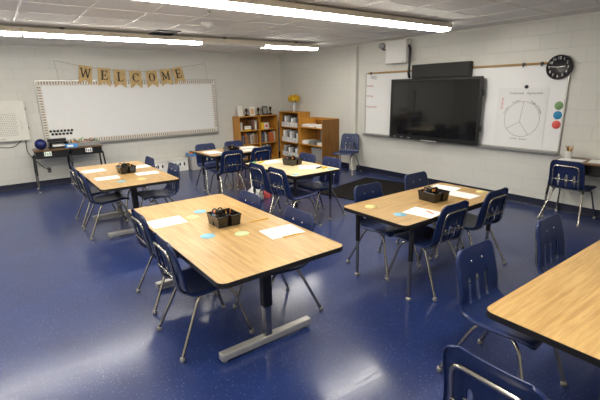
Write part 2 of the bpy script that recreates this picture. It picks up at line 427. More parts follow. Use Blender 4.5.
# ------------------------------------------------------------------ rear wall: board, banner, magnets
BL, BR, BT, BBT = -5.583, -1.9, 2.027, .785
t = thing('whiteboard', 'wide whiteboard with a striped paper border, under the banner', 'whiteboard', ((BL+BR)/2, 0, BBT))
W = BR-BL; HH = BT-BBT
part('writing_surface', B().box((-W/2+.02, -.014, .02), (W/2-.02, -.002, HH-.02)), M['board'], t)
f = B(); f.box((-W/2, -.024, HH-.03), (W/2, 0, HH), .004); f.box((-W/2, -.024, 0), (-W/2+.025, 0, HH-.03), .004); f.box((W/2-.025, -.024, 0), (W/2, 0, HH-.03), .004); f.box((-W/2+.025, -.024, 0), (W/2-.025, 0, .025), .004)
part('frame', f, M['alu'], t)
tr = B(); tr.box((-W/2+.02, -.085, -.012), (W/2-.02, 0, .0), .003); tr.box((-W/2+.02, -.09, -.014), (W/2-.02, -.082, .012), .002); part('marker_tray', tr, M['alu'], t)
c = B(); w = .08
c.box((-W/2+.026, -.0165, HH-.03-w), (W/2-.026, -.0145, HH-.03)); c.box((-W/2+.026, -.0165, .026), (W/2-.026, -.0145, .026+w)); c.box((-W/2+.026, -.0165, .026+w), (-W/2+.026+w, -.0145, HH-.03-w)); c.box((W/2-.026-w, -.0165, .026+w), (W/2-.026, -.0145, HH-.03-w))
bo = part('border_strip', c, M['cream'], t)
e = w*.7; o_ = .03
for lo, hi, ax in (((-W/2+.06, -.0172, HH-.032-e), (W/2-.06, -.0163, HH-.032), 'x'), ((-W/2+.06, -.0172, .03), (W/2-.06, -.0163, .03+e), 'x'), ((-W/2+.03, -.0172, .12), (-W/2+.03+e, -.0163, HH-.12), 'z'), ((W/2-.03-e, -.0172, .12), (W/2-.03, -.0163, HH-.12), 'z')):
    part('striped_band', B().box(lo, hi), M['stripe_'+ax], bo)

ORD = ['first', 'second', 'third', 'fourth', 'fifth', 'sixth', 'seventh', 'eighth', 'ninth', 'tenth', 'eleventh', 'twelfth', 'thirteenth', 'fourteenth', 'fifteenth', 'sixteenth', 'seventeenth', 'eighteenth', 'nineteenth', 'twentieth', 'twenty-first', 'twenty-second', 'twenty-third', 'twenty-fourth']
for row, (nn, x0, x1, z) in enumerate(((7, -5.455, -5.085, 1.062), (6, -5.43, -5.11, 1.003))):
    for i in range(nn):
        b = B(); b.lathe([(.0, .014), (.018, .014), (.024, .009), (.025, 0)], 14, backwall(x0+(x1-x0)*i/(nn-1), -.0165, z))
        solo('round_magnet', b, M['black_plastic'], '%s round black magnet from the wall box end, %s row on the marker board' % (ORD[i], ('upper', 'lower')[row]), 'magnet', 'black magnets on the marker board')

LET = dict(
    W=[((-.07, .08), (-.038, -.08), .024), ((-.038, -.08), (0, .055), .016), ((0, .055), (.038, -.08), .024), ((.038, -.08), (.07, .08), .016), ((-.09, .075), (-.045, .075), .013), ((.045, .075), (.09, .075), .013), ((-.02, .06), (.02, .06), .013)],
    E=[((-.03, -.075), (-.03, .075), .03), ((-.055, .075), (.05, .075), .014), ((-.055, -.075), (.055, -.075), .014), ((-.03, 0), (.025, 0), .013), ((.046, .045), (.046, .08), .013), ((.05, -.08), (.05, -.04), .013), ((.024, -.022), (.024, .022), .011)],
    L=[((-.02, -.075), (-.02, .075), .03), ((-.05, .075), (.015, .075), .014), ((-.05, -.075), (.06, -.075), .014), ((.055, -.08), (.055, -.035), .013)],
    M=[((-.055, -.075), (-.055, .075), .017), ((.055, -.075), (.055, .075), .028), ((-.055, .075), (0, -.06), .026), ((0, -.06), (.055, .075), .014), ((-.08, .075), (-.045, .075), .013), ((.045, .075), (.085, .075), .013), ((-.08, -.075), (-.03, -.075), .013), ((.03, -.075), (.085, -.075), .013)])
def letter(ch, mtx):
    b = B()
    if ch in LET:
        for (p, q, wd) in LET[ch]:
            p, q = Vector(p), Vector(q); d = (q-p).normalized(); nn = Vector((-d.y, d.x))*wd/2
            b.prism([p+nn, p-nn, q-nn, q+nn], 0, .002, mtx)
    else:
        a0, a1 = (0, 2*PI) if ch == 'O' else (R(42), R(318)); n = 28; vs = []; fs = []
        for k in range(n+1):
            a = a0+(a1-a0)*k/n; th = .014+.018*abs(math.cos(a))
            for r in (0, 1):
                rx, rz = .062-th*r, .08-.012*r-.002
                vs.append(mtx @ Vector((rx*math.cos(a), rz*math.sin(a), .002)))
        for k in range(n): fs.append([2*k, 2*k+1, 2*k+3, 2*k+2])
        b.add(vs, fs)
        if ch == 'C': b.prism([(.04, .02), (.054, .02), (.054, .075), (.04, .075)], 0, .002, mtx)
    return b
ban = thing('welcome_banner', 'kraft paper pennant banner spelling WELCOME on a string', 'banner', (-3.7, 0, 2.05))
px = [-4.69, -4.35, -4.05, -3.73, -3.39, -3.08, -2.79]; pz = [2.135, 2.095, 2.065, 2.05, 2.055, 2.09, 2.135]; pr_ = [-8, -5, -2, 0, 2, 6, 11]
st = [(-5.2, -.012, 2.385)]
for i in range(7):
    a = R(pr_[i]); up = .14
    for sx in (-.1, .1): st.append((px[i]+sx*math.cos(a)-up*math.sin(a), -.030, pz[i]+sx*math.sin(a)+up*math.cos(a)))
st.append((-2.12, -.012, 2.385))
sb = B(); sb.tube([Vector(p)-Vector((-3.7, 0, 2.05)) for p in st], .003, 5)
sb.tube([(-5.2+3.7, -.012, .335), (-5.17+3.7, -.013, -.01)], .0025, 5); sb.tube([(-2.12+3.7, -.012, .335), (-2.09+3.7, -.013, -.02)], .0025, 5)
part('string', sb, M['string'], ban)
for i, ch in enumerate('WELCOME'):
    mx = T(px[i]+3.7, -.034, pz[i]-2.05) @ Matrix.Rotation(-R(pr_[i]), 4, 'Y') @ backwall(0, 0, 0)
    p = part('pennant', B().prism([(-.118, .16), (-.118, -.20), (0, -.115), (.118, -.20), (.118, .16)], -.003, 0, mx), M['kraft'], ban)
    part('letter', letter(ch, mx @ T(0, .02, .0005) @ Matrix.Scale(1.12, 4)), M['ink'], p)

# white perforated box on the rear wall
t = thing('wall_cabinet', 'white perforated cabinet mounted on the rear wall beside the whiteboard', 'wall cabinet', (-6.19, 0, .935))
part('body', B().box((-.38, -.11, 0), (.38, 0, .725), .012, None, 2), M['offwhite'], t)
h = B()
for i in range(16):
    for j in range(13): h.lathe([(.007, 0), (.007, .001)], 6, backwall(-.32+.034*i+(.017 if j % 2 else 0), -.1105, .11+.032*j))
part('vent_holes', h, M['hole'], t)
part('grip', B().tube(fillet([(.27, -.108, .2), (.28, -.125, .24), (.28, -.125, .36), (.26, -.108, .40)], .03), .008), M['offwhite'], t)
for z in (.2, .55): part('hinge', B().box((.38, -.08, z), (.392, -.05, z+.05)), M['dgrey'], t)
lab = B()
for z, x0, x1 in ((.6, -.3, -.02), (.045, -.3, .0)):
    x = x0
    while x < x1: lab.box((x, -.1112, z-.006), (x+.012, -.1102, z+.006+.004*math.sin(x*90))); x += .017
part('printed_line', lab, M['grey'], t)
cb = B(); cb.tube(fillet([(-6.5, -.012, .935), (-6.38, -.012, .84), (-6.1, -.012, .80), (-5.95, -.012, .93)], .15, 8), .007)
solo('cable', cb, M['black_plastic'], 'black cable looping below the white wall cabinet', 'cable')
cb = B(); cb.tube(fillet([(-5.89, -.04, .93), (-5.9, -.03, .7), (-5.82, -.02, .56), (-5.68, -.02, .38), (-5.60, -.03, .33)], .12, 6), .007)
solo('power_cord', cb, M['black_plastic'], 'black cord running down to the wall outlet behind the desk', 'cord')
t = thing('wall_outlet', 'wall outlet with a black plug below the desk', 'outlet', (-5.59, 0, .26))
part('cover_plate', B().box((-.035, -.006, 0), (.035, 0, .115), .003), M['grey'], t)
part('plug', B().box((-.018, -.04, .055), (.018, -.006, .09), .006), M['black_plastic'], t)
part('socket', B().box((-.017, -.008, .015), (.017, -.0055, .045), .004), M['dgrey'], t)

# ------------------------------------------------------------------ side wall
WL, WR, WT, WB = -3.152, -6.95, 2.045, .825
t = thing('whiteboard', 'long whiteboard on the side wall behind the television', 'whiteboard', (0, (WL+WR)/2, WB)); L = WL-WR; HH = WT-WB
part('writing_surface', B().box((-.014, -L/2+.02, .02), (-.002, L/2-.02, HH-.02)), M['board'], t)
f = B(); f.box((-.024, -L/2, 0), (0, -L/2+.022, HH), .004); f.box((-.024, L/2-.022, 0), (0, L/2, HH), .004); f.box((-.024, -L/2+.022, 0), (0, L/2-.022, .022), .004); f.box((-.024, -L/2+.022, HH-.012), (0, L/2-.022, HH), .003)
part('frame', f, M['alu'], t)
part('cork_strip', B().box((-.026, -L/2+.17, HH-.012), (-.001, L/2-.06, HH+.018), .003), M['cork'], t)
tr = B(); tr.box((-.085, -L/2, -.014), (0, L/2, 0), .003); tr.box((-.09, -L/2, -.02), (-.08, L/2, .014), .003); part('marker_tray', tr, M['tray'], t)
for z, word in ((1.80, 'Reading'), (1.60, 'Writing'), (1.385, 'Mathematics')): part('red_lettering', B().text(word, .058, sidewall(-.0145, L/2-.035, z-WB), .0004, 'LEFT'), M['pale_red'], t)
w2 = B(); wig = random.Random(3)
for z in (1.985, 1.96, 1.935):
    pts = [(-.0155, -.14-.012*k, z+wig.uniform(-.011, .011)-WB+0) for k in range(14)]; pts = [(p[0], p[1]+L/2, p[2]) for p in pts]
    w2.tube(pts, .0028, 4)
part('black_writing', w2, M['black_ink'], t)
for y, l in ((-6.33, 'black map hook on the cork strip, nearer the television'), (-6.58, 'black map hook on the cork strip, beside the clock'), (-3.32, 'black map hook at the far end of the cork strip')):
    b = B(); b.box((-.04, y-.02, WT-.012), (-.026, y+.02, WT+.022), .003); b.tube(fillet([(-.034, y, WT-.01), (-.034, y, WT-.035), (-.055, y, WT-.035), (-.055, y, WT-.015)], .01), .005, 6)
    solo('map_hook', b, M['black_metal'], l, 'hook', 'map hooks')
# television
XT = -.128
def tvc(): return dict(l=-3.945, r=-5.785, b=.827, t=1.907)
q = tvc(); yc = (q['l']+q['r'])/2; hw = (q['l']-q['r'])/2; hh = q['t']-q['b']
t = thing('television', 'large black wall-mounted interactive television, switched off', 'television', (XT, yc, q['b']))
part('back_case', B().box((.006, -hw+.02, .02), (.075, hw-.02, hh-.02), .01), M['bezel'], t)
part('mount', B().box((.07, -.3, .25), (.1035, .3, .75), .004), M['black_metal'], t)
f = B(); e = .045
f.box((-.012, -hw, hh-e), (.012, hw, hh), .004); f.box((-.012, -hw, 0), (.012, hw, .07), .004); f.box((-.012, -hw, .07), (.012, -hw+e, hh-e), .004); f.box((-.012, hw-e, .07), (.012, hw, hh-e), .004)
part('bezel', f, M['bezel'], t)
part('screen', B().box((-.004, -hw+e-.002, .068), (.008, hw-e+.002, hh-e+.002)), M['screen'], t)
part('control_tray', B().box((-.035, -.16, -.02), (.02, .17, .008), .006), M['grey'], t)
for y in (.78, .62, .45): part('port', B().box((-.016, y-.03, .018), (-.011, y+.03, .034)), M['grey'], t)
for z in (.22, .78): part('side_clip', B().box((.0, -hw-.02, z), (.04, -hw+.002, z+.1), .005), M['bezel'], t)
b = B(); 
t = thing('speaker_panel', 'black rectangular speaker panel above the television', 'speaker', (-.075, -4.965, 1.909))
part('cabinet', B().box((-.045, -.57, 0), (.045, .57, .235), .006), M['bezel'], t); part('grille', B().box((-.05, -.555, .012), (-.044, .555, .223), .003), M['panel'], t)
t = thing('wall_box', 'white equipment box high on the side wall near the ceiling', 'equipment box', (0, -4.0, 2.195))
part('body', B().box((-.13, -.255, 0), (0, .235, .405), .006), M['white'], t); part('latch', B().box((-.138, -.21, .02), (-.13, -.18, .035)), M['grey'], t)
cb = B(); cb.tube(fillet([(-.06, -4.255, 2.5), (-.06, -4.29, 2.44), (-.07, -4.30, 2.2), (-.10, -4.31, 2.0), (-.05, -4.30, 1.93)], .05, 5), .022)
solo('cable_sleeve', cb, M['black_plastic'], 'thick black cable hanging from the white box to the television', 'cable')
t = thing('security_camera', 'small dome camera on a black bracket beside the white box', 'camera', (-.08, -3.63, 2.46))
part('bracket', B().box((-.01, -.11, -.01), (.08, -.01, .012), .003).box((.06, -.11, -.01), (.08, -.07, .12), .003), M['black_metal'], t)
sp = bmesh.new(); bmesh.ops.create_uvsphere(sp, u_segments=18, v_segments=12, radius=.06); part('dome', B().bm(sp, T(0, 0, .07), True), M['silver'], t)
part('lens', B().lathe([(.0, .0), (.026, .0), (.026, -.02)], 14, T(-.055, -.0, .07)@Matrix.Rotation(R(-90), 4, 'Y')), M['black_plastic'], t)
# clock
CX, CY, CZ = -.055, -6.81, 1.985
t = thing('wall_clock', 'round black clock with white numerals at the whiteboard corner', 'clock', (CX, CY, CZ))
lw = sidewall(0, 0, 0)
part('case', B().lathe([(.16, -.05), (.162, .0), (.156, .012), (.150, .012), (.147, .004), (0, .004)], 40, lw), M['black_metal'], t)
for k in range(1, 13):
    a = PI/2-2*PI*k/12; part('numeral', B().text(str(k), .05, lw@T(  .118*math.cos(a), .118*math.sin(a), .006), .0008), M['white'], t)
def hand(ang, ln, wd):
    a = PI/2-R(ang); return B().prism([(-.02, -wd/2), (ln, -wd/3), (ln, wd/3), (-.02, wd/2)], .008, .010, lw@RZ(a))
part('hour_hand', hand(83, .085, .012), M['white'], t); part('minute_hand', hand(276, .1, .009), M['white'], t); part('hub', B().lathe([(.009, .007), (.009, .012), (0, .013)], 12, lw), M['white'], t)
# poster
t = thing('poster', 'white paper chart with a three-part circle, held on the whiteboard', 'poster', (-.016, -6.35, .835)); 
part('sheet', B().box((-.002, -.365, 0), (0, .365, .885)), M['poster'], t)
lw = sidewall(-.0022, 0, 0)
ci = B(); cxp, czp, rr = .03, .435, .255
ci.ring(rr-.0022, rr+.0022, 0, .0006, 56, lw@T(cxp, czp, 0))
jx, jz = cxp-.025, czp-.04
for a in (88, 215, 298):
    ex, ez = cxp+rr*math.cos(R(a)), czp+rr*math.sin(R(a)); ln = math.hypot(ex-jx, ez-jz)
    ci.prism([(0, -.0022), (ln, -.0022), (ln, .0022), (0, .0022)], 0, .0006, lw@T(jx, jz, 0)@RZ(math.atan2(ez-jz, ex-jx)))
part('circle_drawing', ci, M['grey_ink'], t)
part('title_lettering', B().text('Treatment   Agreement', .05, lw@T(0.05, .81, 0), .0004), M['grey_ink'], t)
part('lower_lettering', B().text('Teacher - Student', .034, lw@T(cxp-.02, czp-rr-.035, 0), .0004), M['grey_ink'], t)
def arc(txt, a0, a1, size):
    tx = B()
    for i, ch in enumerate(txt):
        if ch == ' ': continue
        a = R(a0+(a1-a0)*i/(len(txt)-1)); tx.text(ch, size, lw@T(cxp+(rr+.024)*math.cos(a), czp+(rr+.024)*math.sin(a), 0)@RZ(a-PI/2), .0004)
    part('curved_lettering', tx, M['grey_ink'], t)
arc('Student - Student', 162, 100, .036); arc('Student & Teacher', 66, 18, .042)
tx2 = B(); tx2.text('Students', .05, lw@T(-.285, .66, 0)@RZ(PI/2), .0005); part('red_writing', tx2, M['red_ink'], t)
b = B(); b.lathe([(0, .016), (.022, .016), (.026, .008), (.026, 0)], 14, sidewall(-.018, -6.40, 1.735)); solo('round_magnet', b, M['black_plastic'], 'black magnet above the chart on the side wall', 'magnet')
for z, m, cn in ((1.475, 'green', 'green'), (1.345, 'blue', 'blue'), (1.215, 'red', 'red')):
    b = B(); b.lathe([(0, .004), (.055, .004), (.057, 0)], 28, sidewall(-.0145, -6.865, z)); solo('paper_circle', b, M[m], '%s circle on the whiteboard, beside the chart' % cn, 'circle', 'coloured circles on the whiteboard')

# ------------------------------------------------------------------ chair
def catmull(p, n):
    out = []
    for i in range(len(p)-1):
        a = p[max(i-1, 0)]; b = p[i]; c = p[i+1]; d = p[min(i+2, len(p)-1)]
        for k in range(n):
            t = k/n; out.append(tuple(.5*((2*b[j])+(-a[j]+c[j])*t+(2*a[j]-5*b[j]+4*c[j]-d[j])*t*t+(-a[j]+3*b[j]-3*c[j]+d[j])*t**3) for j in range(len(b))))
    out.append(p[-1]); return out
def chair_shell_mesh():
    # y, z, half width
    prof = [(.245, .418, .192), (.24, .440, .208), (.205, .456, .217), (.10, .452, .222), (-.02, .443, .222), (-.11, .443, .219), (-.165, .46, .214), (-.192, .50, .209), (-.205, .56, .206), (-.217, .635, .203), (-.231, .72, .199), (-.242, .777, .190), (-.248, .803, .170), (-.251, .816, .135)]
    P = catmull(prof, 2)
    U = [-1.0, -1.0, -.86, -.68, -.50, -.40, -.24, -.05, .05, .24, .40, .50, .68, .86, 1.0, 1.0]
    N = len(P); vs = []; 
    for i, (y, z, w) in enumerate(P):
        a = P[max(i-1, 0)]; c = P[min(i+1, N-1)]; ty, tz = c[0]-a[0], c[1]-a[1]; l = math.hypot(ty, tz); ty /= l; tz /= l
        ny, nz = tz, -ty   # upper / front facing normal
        if nz < 0 and z < .46: ny, nz = -ny, -nz
        bk = min(1, max(0, (z-.45)/.08))
        for j, u in enumerate(U):
            lift = (.014*(1-bk)+(.020-.012*min(1, max(0, (z-.62)/.12)))*bk)*u*u-.012*(1-bk)
            if j in (0, len(U)-1): lift -= .02
            ww = w*(1.0 if j not in (0, len(U)-1) else 1.012)
            vs.append((u*ww, y+ny*lift, z+nz*lift))
    fs = []; m = len(U)
    for i in range(N-1):
        z = (P[i][1]+P[i+1][1])/2; y = (P[i][0]+P[i+1][0])/2
        for j in range(m-1):
            if j in (4, 7, 10) and .475 < z < .63 and y < -.17: continue
            fs.append([i*m+j, i*m+j+1, (i+1)*m+j+1, (i+1)*m+j])
    me = bpy.data.meshes.new('shell'); me.from_pydata(vs, [], fs); me.polygons.foreach_set('use_smooth', [True]*len(fs)); me.materials.append(M['shell'])
    b = bmesh.new(); b.from_mesh(me); bmesh.ops.recalc_face_normals(b, faces=b.faces); b.to_mesh(me); b.free()
    o = bpy.data.objects.new('shell', me); C.objects.link(o)
    s = o.modifiers.new('s', 'SOLIDIFY'); s.thickness = .008; s.offset = 0
    d = o.modifiers.new('d', 'SUBSURF'); d.levels = 1; d.render_levels = 1
    out = bpy.data.meshes.new_from_object(o.evaluated_get(bpy.context.evaluated_depsgraph_get())); bpy.data.objects.remove(o); out.name = 'shell'
    return out
def make_chair(loc, rz, label, group):
    t = thing('classroom_chair', label, 'chair', loc, rz, group)
    sh = part('seat_shell', chair_shell_mesh(), None, t)
    for x in (-.06, .06):
        part('rivet', B().lathe([(.009, 0), (.006, .004), (0, .005)], 10, T(x, -.229, .725)@Matrix.Rotation(R(-78), 4, 'X')), M['rivet'], sh)
    bf = B(); pts = [(-.165, .10, .425), (-.165, -.13, .418), (-.158, -.222, .47), (-.150, -.247, .64), (-.146, -.265, .75), (.146, -.265, .75), (.150, -.247, .64), (.158, -.222, .47), (.165, -.13, .418), (.165, .10, .425)]
    bf.tube(fillet(pts, .05, 5), .0115, 8); part('back_frame', bf, M['chrome'], t)
    br = B(); 
    br.tube([(-.15, -.243, .572), (.15, -.243, .572)], .006, 6)
    part('seat_rail', B().tube([(-.165, .09, .424), (.165, .09, .424)], .009, 6), M['chrome'], t); part('seat_rail', B().tube([(-.165, -.07, .419), (.165, -.07, .419)], .009, 6), M['chrome'], t)
    cbp = part('cross_brace', br, M['chrome'], t)
    for x in (-.092, 0, .092): part('bracket', B().box((x-.014, -.236, .545), (x+.014, -.230, .60), .002), M['chrome'], cbp)
    for sx in (-1, 1):
        for fr in (1, 0):
            p = [(sx*.238, .268, .02), (sx*.19, .165, .37), (sx*.172, .11, .418), (sx*.165, .04, .42)] if fr else [(sx*.238, -.272, .02), (sx*.178, -.105, .375), (sx*.170, -.065, .415), (sx*.165, .01, .42)]
            lg = part('leg', B().tube(fillet(p, .045, 4), .0118, 8), M['chrome'], t)
            part('glide', B().lathe([(.0165, 0), (.019, .006), (.016, .024), (.0125, .032)], 12, T(p[0][0], p[0][1], 0)), M['glide'], lg)
    return t
GR = 'navy chairs around the tables'
E_, W_, N_, S_ = -PI/2, PI/2, 0., PI   # facing +x, -x, +y, -y
CH = [
 # big wood table in the middle
 (-5.26, -5.99, E_, 'navy chair at the big front table, open-floor side, nearer the whiteboard'),
 (-5.31, -6.73, E_, 'navy chair at the big front table, open-floor side, nearest its T-shaped foot'),
 (-4.71, -6.02, W_, 'navy chair at the big front table, television side, nearer the bookcases'),
 (-4.70, -6.80, W_, 'navy chair at the big front table, television side, beside the near paper'),
 # left table
 (-5.32, -3.12, E_, 'navy chair at the table below the WELCOME board, nearest the two desks'),
 (-5.32, -3.72, E_, 'navy chair at the table below the WELCOME board, open-floor side, nearer end'),
 (-4.76, -3.07, W_, 'navy chair at the table below the WELCOME board, nearest the white bins'),
 (-4.69, -3.90, W_, 'navy chair tucked under the table below the WELCOME board, bookcase side, nearer end'),
 # table in front of television
 (-3.36, -6.75, S_, 'navy chair showing its front at the table facing the television, nearer the big table'),
 (-2.55, -6.72, S_, 'navy chair showing its front at the table facing the television, beyond the pencil caddy'),
 (-3.33, -7.25, N_, 'navy chair seen from behind at the television table, beside the single paper'),
 (-2.63, -7.235, N_, 'navy chair seen from behind at the television table, at the end nearer the wall desk'),
 # small pale table by the rug
 (-3.36, -4.70, E_, 'navy chair at the pale table, bookcase side, farther from the big table'),
 (-3.34, -5.15, E_, 'navy chair at the pale table, nearest the big front table'),
 (-2.80, -4.45, W_, 'navy chair at the pale table, behind its pencil caddy'),
 (-2.78, -5.00, W_, 'navy chair at the pale table, beside the black rug'),
 # rear table by the bookcases
 (-3.22, -2.42, S_, 'navy chair behind the rear table, nearest the clear bin'),
 (-2.63, -2.42, S_, 'navy chair behind the rear table, hidden behind the pencil caddy'),
 (-3.26, -3.10, N_, 'navy chair seen from behind at the rear table, nearest the clear bin'),
 (-2.69, -3.09, N_, 'navy chair seen from behind at the rear table, nearest the bookcases'),
 # lower right table
 (-4.07, -8.36, S_, 'navy chair with slotted back at the lowest table, at its outer corner'),
 (-3.15, -8.40, S_, 'navy chair with slotted back at the lowest table, nearer the wall desk'),
 (-4.825, -8.78, E_, 'navy chair seen from behind, cut off by the lower picture edge'),
 # against the side wall
 (-.38, -2.98, R(116), 'navy chair standing alone against the side wall, by the bookcases'),
 (-.30, -7.27, E_, 'navy chair seen from behind, pushed up to the wall desk'),
]
proto = None
for (x, y, rz, lb) in CH:
    if proto is None: proto = make_chair((x, y, 0), rz, lb, GR)
    else: dup(proto, (x, y, 0), rz, lb)

# ------------------------------------------------------------------ tables
TH = .725
TM = .715
def tabletop(t, w, l, m, TH=TH, r=.05):
    part('tabletop', B().prism(rrect(w-.006, l-.006, r), TH-.028, TH), m, t)
    bd = B(); o = rrect(w, l, r+.003); i = rrect(w-.006, l-.006, r); n = len(o)
    vs = [(x, y, TH-.032) for x, y in o]+[(x, y, TH-.001) for x, y in o]+[(x, y, TH-.001) for x, y in i]+[(x, y, TH-.032) for x, y in i]
    fs = []
    for k in range(n):
        k2 = (k+1) % n
        for a in range(4): fs.append([a*n+k, a*n+k2, ((a+1) % 4)*n+k2, ((a+1) % 4)*n+k])
    bd.add(vs, fs); part('edge_band', bd, M['band'], t, 'black edge band')
def t_table(loc, rz, label, w, l, inset=.38, m='top'):
    t = thing('pedestal_table', label, 'table', loc, rz, 'wood-topped classroom tables'); tabletop(t, w, l, M[m])
    b = B(); b.box((-.03, -l/2+inset-.05, TH-.085), (.03, l/2-inset+.05, TH-.045), .004)
    for s in (-1, 1): b.box((-w/2+.1, s*(l/2-inset)-.03, TH-.07), (w/2-.1, s*(l/2-inset)+.03, TH-.03), .004)
    part('under_frame', b, M['black_metal'], t)
    for s in (-1, 1):
        y = s*(l/2-inset)
        lg = part('leg', B().box((-.036, y-.027, .30), (.036, y+.027, TH-.06), .006), M['black_metal'], t)
        part('inner_post', B().box((-.029, y-.021, .055), (.029, y+.021, .32), .005), M['chrome'], lg)
        part('foot_bar', B().box((-.375, y-.03, .022), (.375, y+.03, .074), .008, None, 2), M['alu'], lg)
        gl = B()
        for x in (-.34, .34): gl.lathe([(.016, 0), (.019, .006), (.014, .024)], 12, T(x, y, 0))
        part('glide', gl, M['glide'], lg)
    return t
def leg_table(loc, rz, label, w, l, ix=.13, iy=.13, split=.38, m='top', TH=TH):
    t = thing('activity_table', label, 'table', loc, rz, 'wood-topped classroom tables'); tabletop(t, w, l, M[m], TH)
    b = B(); x, y = w/2-ix, l/2-iy
    for s in (-1, 1): b.box((s*x-.012, -y, TH-.075), (s*x+.012, y, TH-.032), .002); b.box((-x, s*y-.012, TH-.075), (x, s*y+.012, TH-.032), .002)
    part('apron', b, M['black_metal'], t)
    for sx in (-1, 1):
        for sy in (-1, 1):
            lg = part('leg', B().tube([(sx*x, sy*y, split), (sx*x, sy*y, TH-.03)], .021, 12), M['black_metal'], t)
            part('leg_insert', B().tube([(sx*x, sy*y, .02), (sx*x, sy*y, split+.01)], .0155, 12), M['chrome'], lg)
            part('glide', B().lathe([(.024, 0), (.026, .008), (.017, .026)], 14, T(sx*x, sy*y, 0)), M['glide'], lg)
    return t
t_table((-5.012, -6.49, 0), 0, 'largest wood table in the middle, on a chrome T-shaped foot', .945, 1.92, .30)
t_table((-5.045, -3.60, 0), 0, 'wood table below the WELCOME board with four white papers', .905, 1.83, .45)
t_table((-3.64, -8.948, 0), -PI/2, 'wood table cut off by the lower picture corner, bare top', .945, 1.92, .33)
leg_table((-3.13, -7.06, 0), -PI/2, 'wood table nearest the television with three papers and black legs', .745, 1.52, .06, .16, .36, 'top', TM)
leg_table((-3.08, -4.73, 0), 0, 'pale yellow-topped table beside the black rug', .77, 1.28, .09, .12, .30, 'pale')
leg_table((-2.945, -2.775, 0), -PI/2, 'wood table in front of the bookcases with papers', .77, 1.19, .09, .12, .30)

# ------------------------------------------------------------------ things on the tables
def sheet(x, y, z, w, h, rz, label, group='white papers on the tables'):
    b = B(); b.box((-w/2, -h/2, 0), (w/2, h/2, .0012)); o = bpy.data.objects.new('paper_sheet', b.mesh('paper_sheet', M['paper'])); C.objects.link(o)
    o.location = (x, y, z); o.rotation_euler = (0, 0, rz); o['label'] = label; o['category'] = 'paper'; o['group'] = group
def disc(x, y, m, label, r=.055, z=TH):
    b = B(); b.lathe([(r, 0), (r, .002), (0, .0022)], 28); o = bpy.data.objects.new('paper_disc', b.mesh('paper_disc', M[m])); C.objects.link(o)
    o.location = (x, y, z); o['label'] = label; o['category'] = 'disc'; o['group'] = 'pastel discs on the tables'
def pencil(p, q, label, m='pencil', r=.0042):
    p, q = Vector(p), Vector(q); d = (q-p); L = d.length; mx = T(*p)@d.to_track_quat('Z', 'Y').to_matrix().to_4x4()
    b = B(); b.lathe([(r*.7, 0), (r, .002), (r, L-.022)], 6, mx, False); b.slot = 1; b.lathe([(r, L-.022), (.0008, L)], 6, mx); 
    return solo('pencil', b, [M[m], M['pwood']], label, 'pencil', 'loose pencils')
sheet(-5.32, -6.125, TH, .28, .22, R(-1), 'white paper on the big front table, beside the open-floor chairs')
sheet(-4.715, -6.93, TH, .28, .22, R(-4), 'white paper on the big front table, near its television side')
disc(-4.985, -6.02, 'disc_b', 'blue disc on the big front table, beyond the caddy'); disc(-5.10, -6.14, 'disc_g', 'pale green disc on the big front table, by the far paper')
disc(-5.20, -6.66, 'disc_b', 'blue disc on the big front table, in front of the caddy'); disc(-4.975, -6.775, 'disc_g', 'pale green disc on the big front table, in front of the caddy')
pencil((-4.67, -6.16, TH+.004), (-4.71, -6.27, TH+.004), 'pencil lying on the big front table, beyond the caddy')
pencil((-4.80, -6.585, TH+.004), (-4.61, -6.59, TH+.004), 'pencil lying on the big front table, between caddy and paper')
pencil((-4.79, -7.045, TH+.006), (-4.62, -7.065, TH+.006), 'pencil lying along the near edge of the paper on the big front table')
# television table
sheet(-3.485, -7.285, TM, .22, .27, R(8), 'white paper alone at the near end of the television table')
sheet(-2.59, -6.88, TM, .24, .28, R(10), 'white paper on the television table, touching the back edge')
sheet(-2.695, -7.16, TM, .20, .28, R(2), 'white paper on the television table, facing the wall desk end')
disc(-3.69, -6.87, 'disc_y', 'pale yellow disc on the television table, by its near corner', .055, TM); disc(-3.68, -7.20, 'disc_b', 'blue disc on the television table, near its rounded corner', .055, TM)
disc(-2.44, -7.22, 'disc_y', 'pale yellow disc on the television table, at its wall end', .055, TM)
pencil((-3.46, -7.38, TM+.006), (-3.43, -7.27, TM+.006), 'orange pencil lying on the paper of the television table', 'orange')
pencil((-2.90, -7.24, TM+.004), (-2.80, -7.30, TM+.004), 'pencil lying beside the caddy on the television table')
# WELCOME-side table
sheet(-5.325, -3.18, TH, .28, .22, R(5), 'white paper on the WELCOME-side table, nearest the desks'); sheet(-5.29, -3.84, TH, .28, .2, R(-2), 'white paper on the WELCOME-side table, nearest the open-floor chair')
sheet(-4.73, -3.29, TH, .26, .2, R(5), 'white paper on the WELCOME-side table, behind the caddy, nearest the bins'); sheet(-4.80, -3.86, TH, .28, .2, R(-3), 'white paper on the WELCOME-side table, beside the caddy')
disc(-5.2, -4.18, 'disc_b', 'blue disc on the WELCOME-side table'); disc(-4.97, -4.2, 'disc_y', 'pale yellow disc on the WELCOME-side table')
pencil((-4.66, -4.06, TH+.004), (-4.68, -4.20, TH+.004), 'pencil lying on the WELCOME-side table by its near corner')
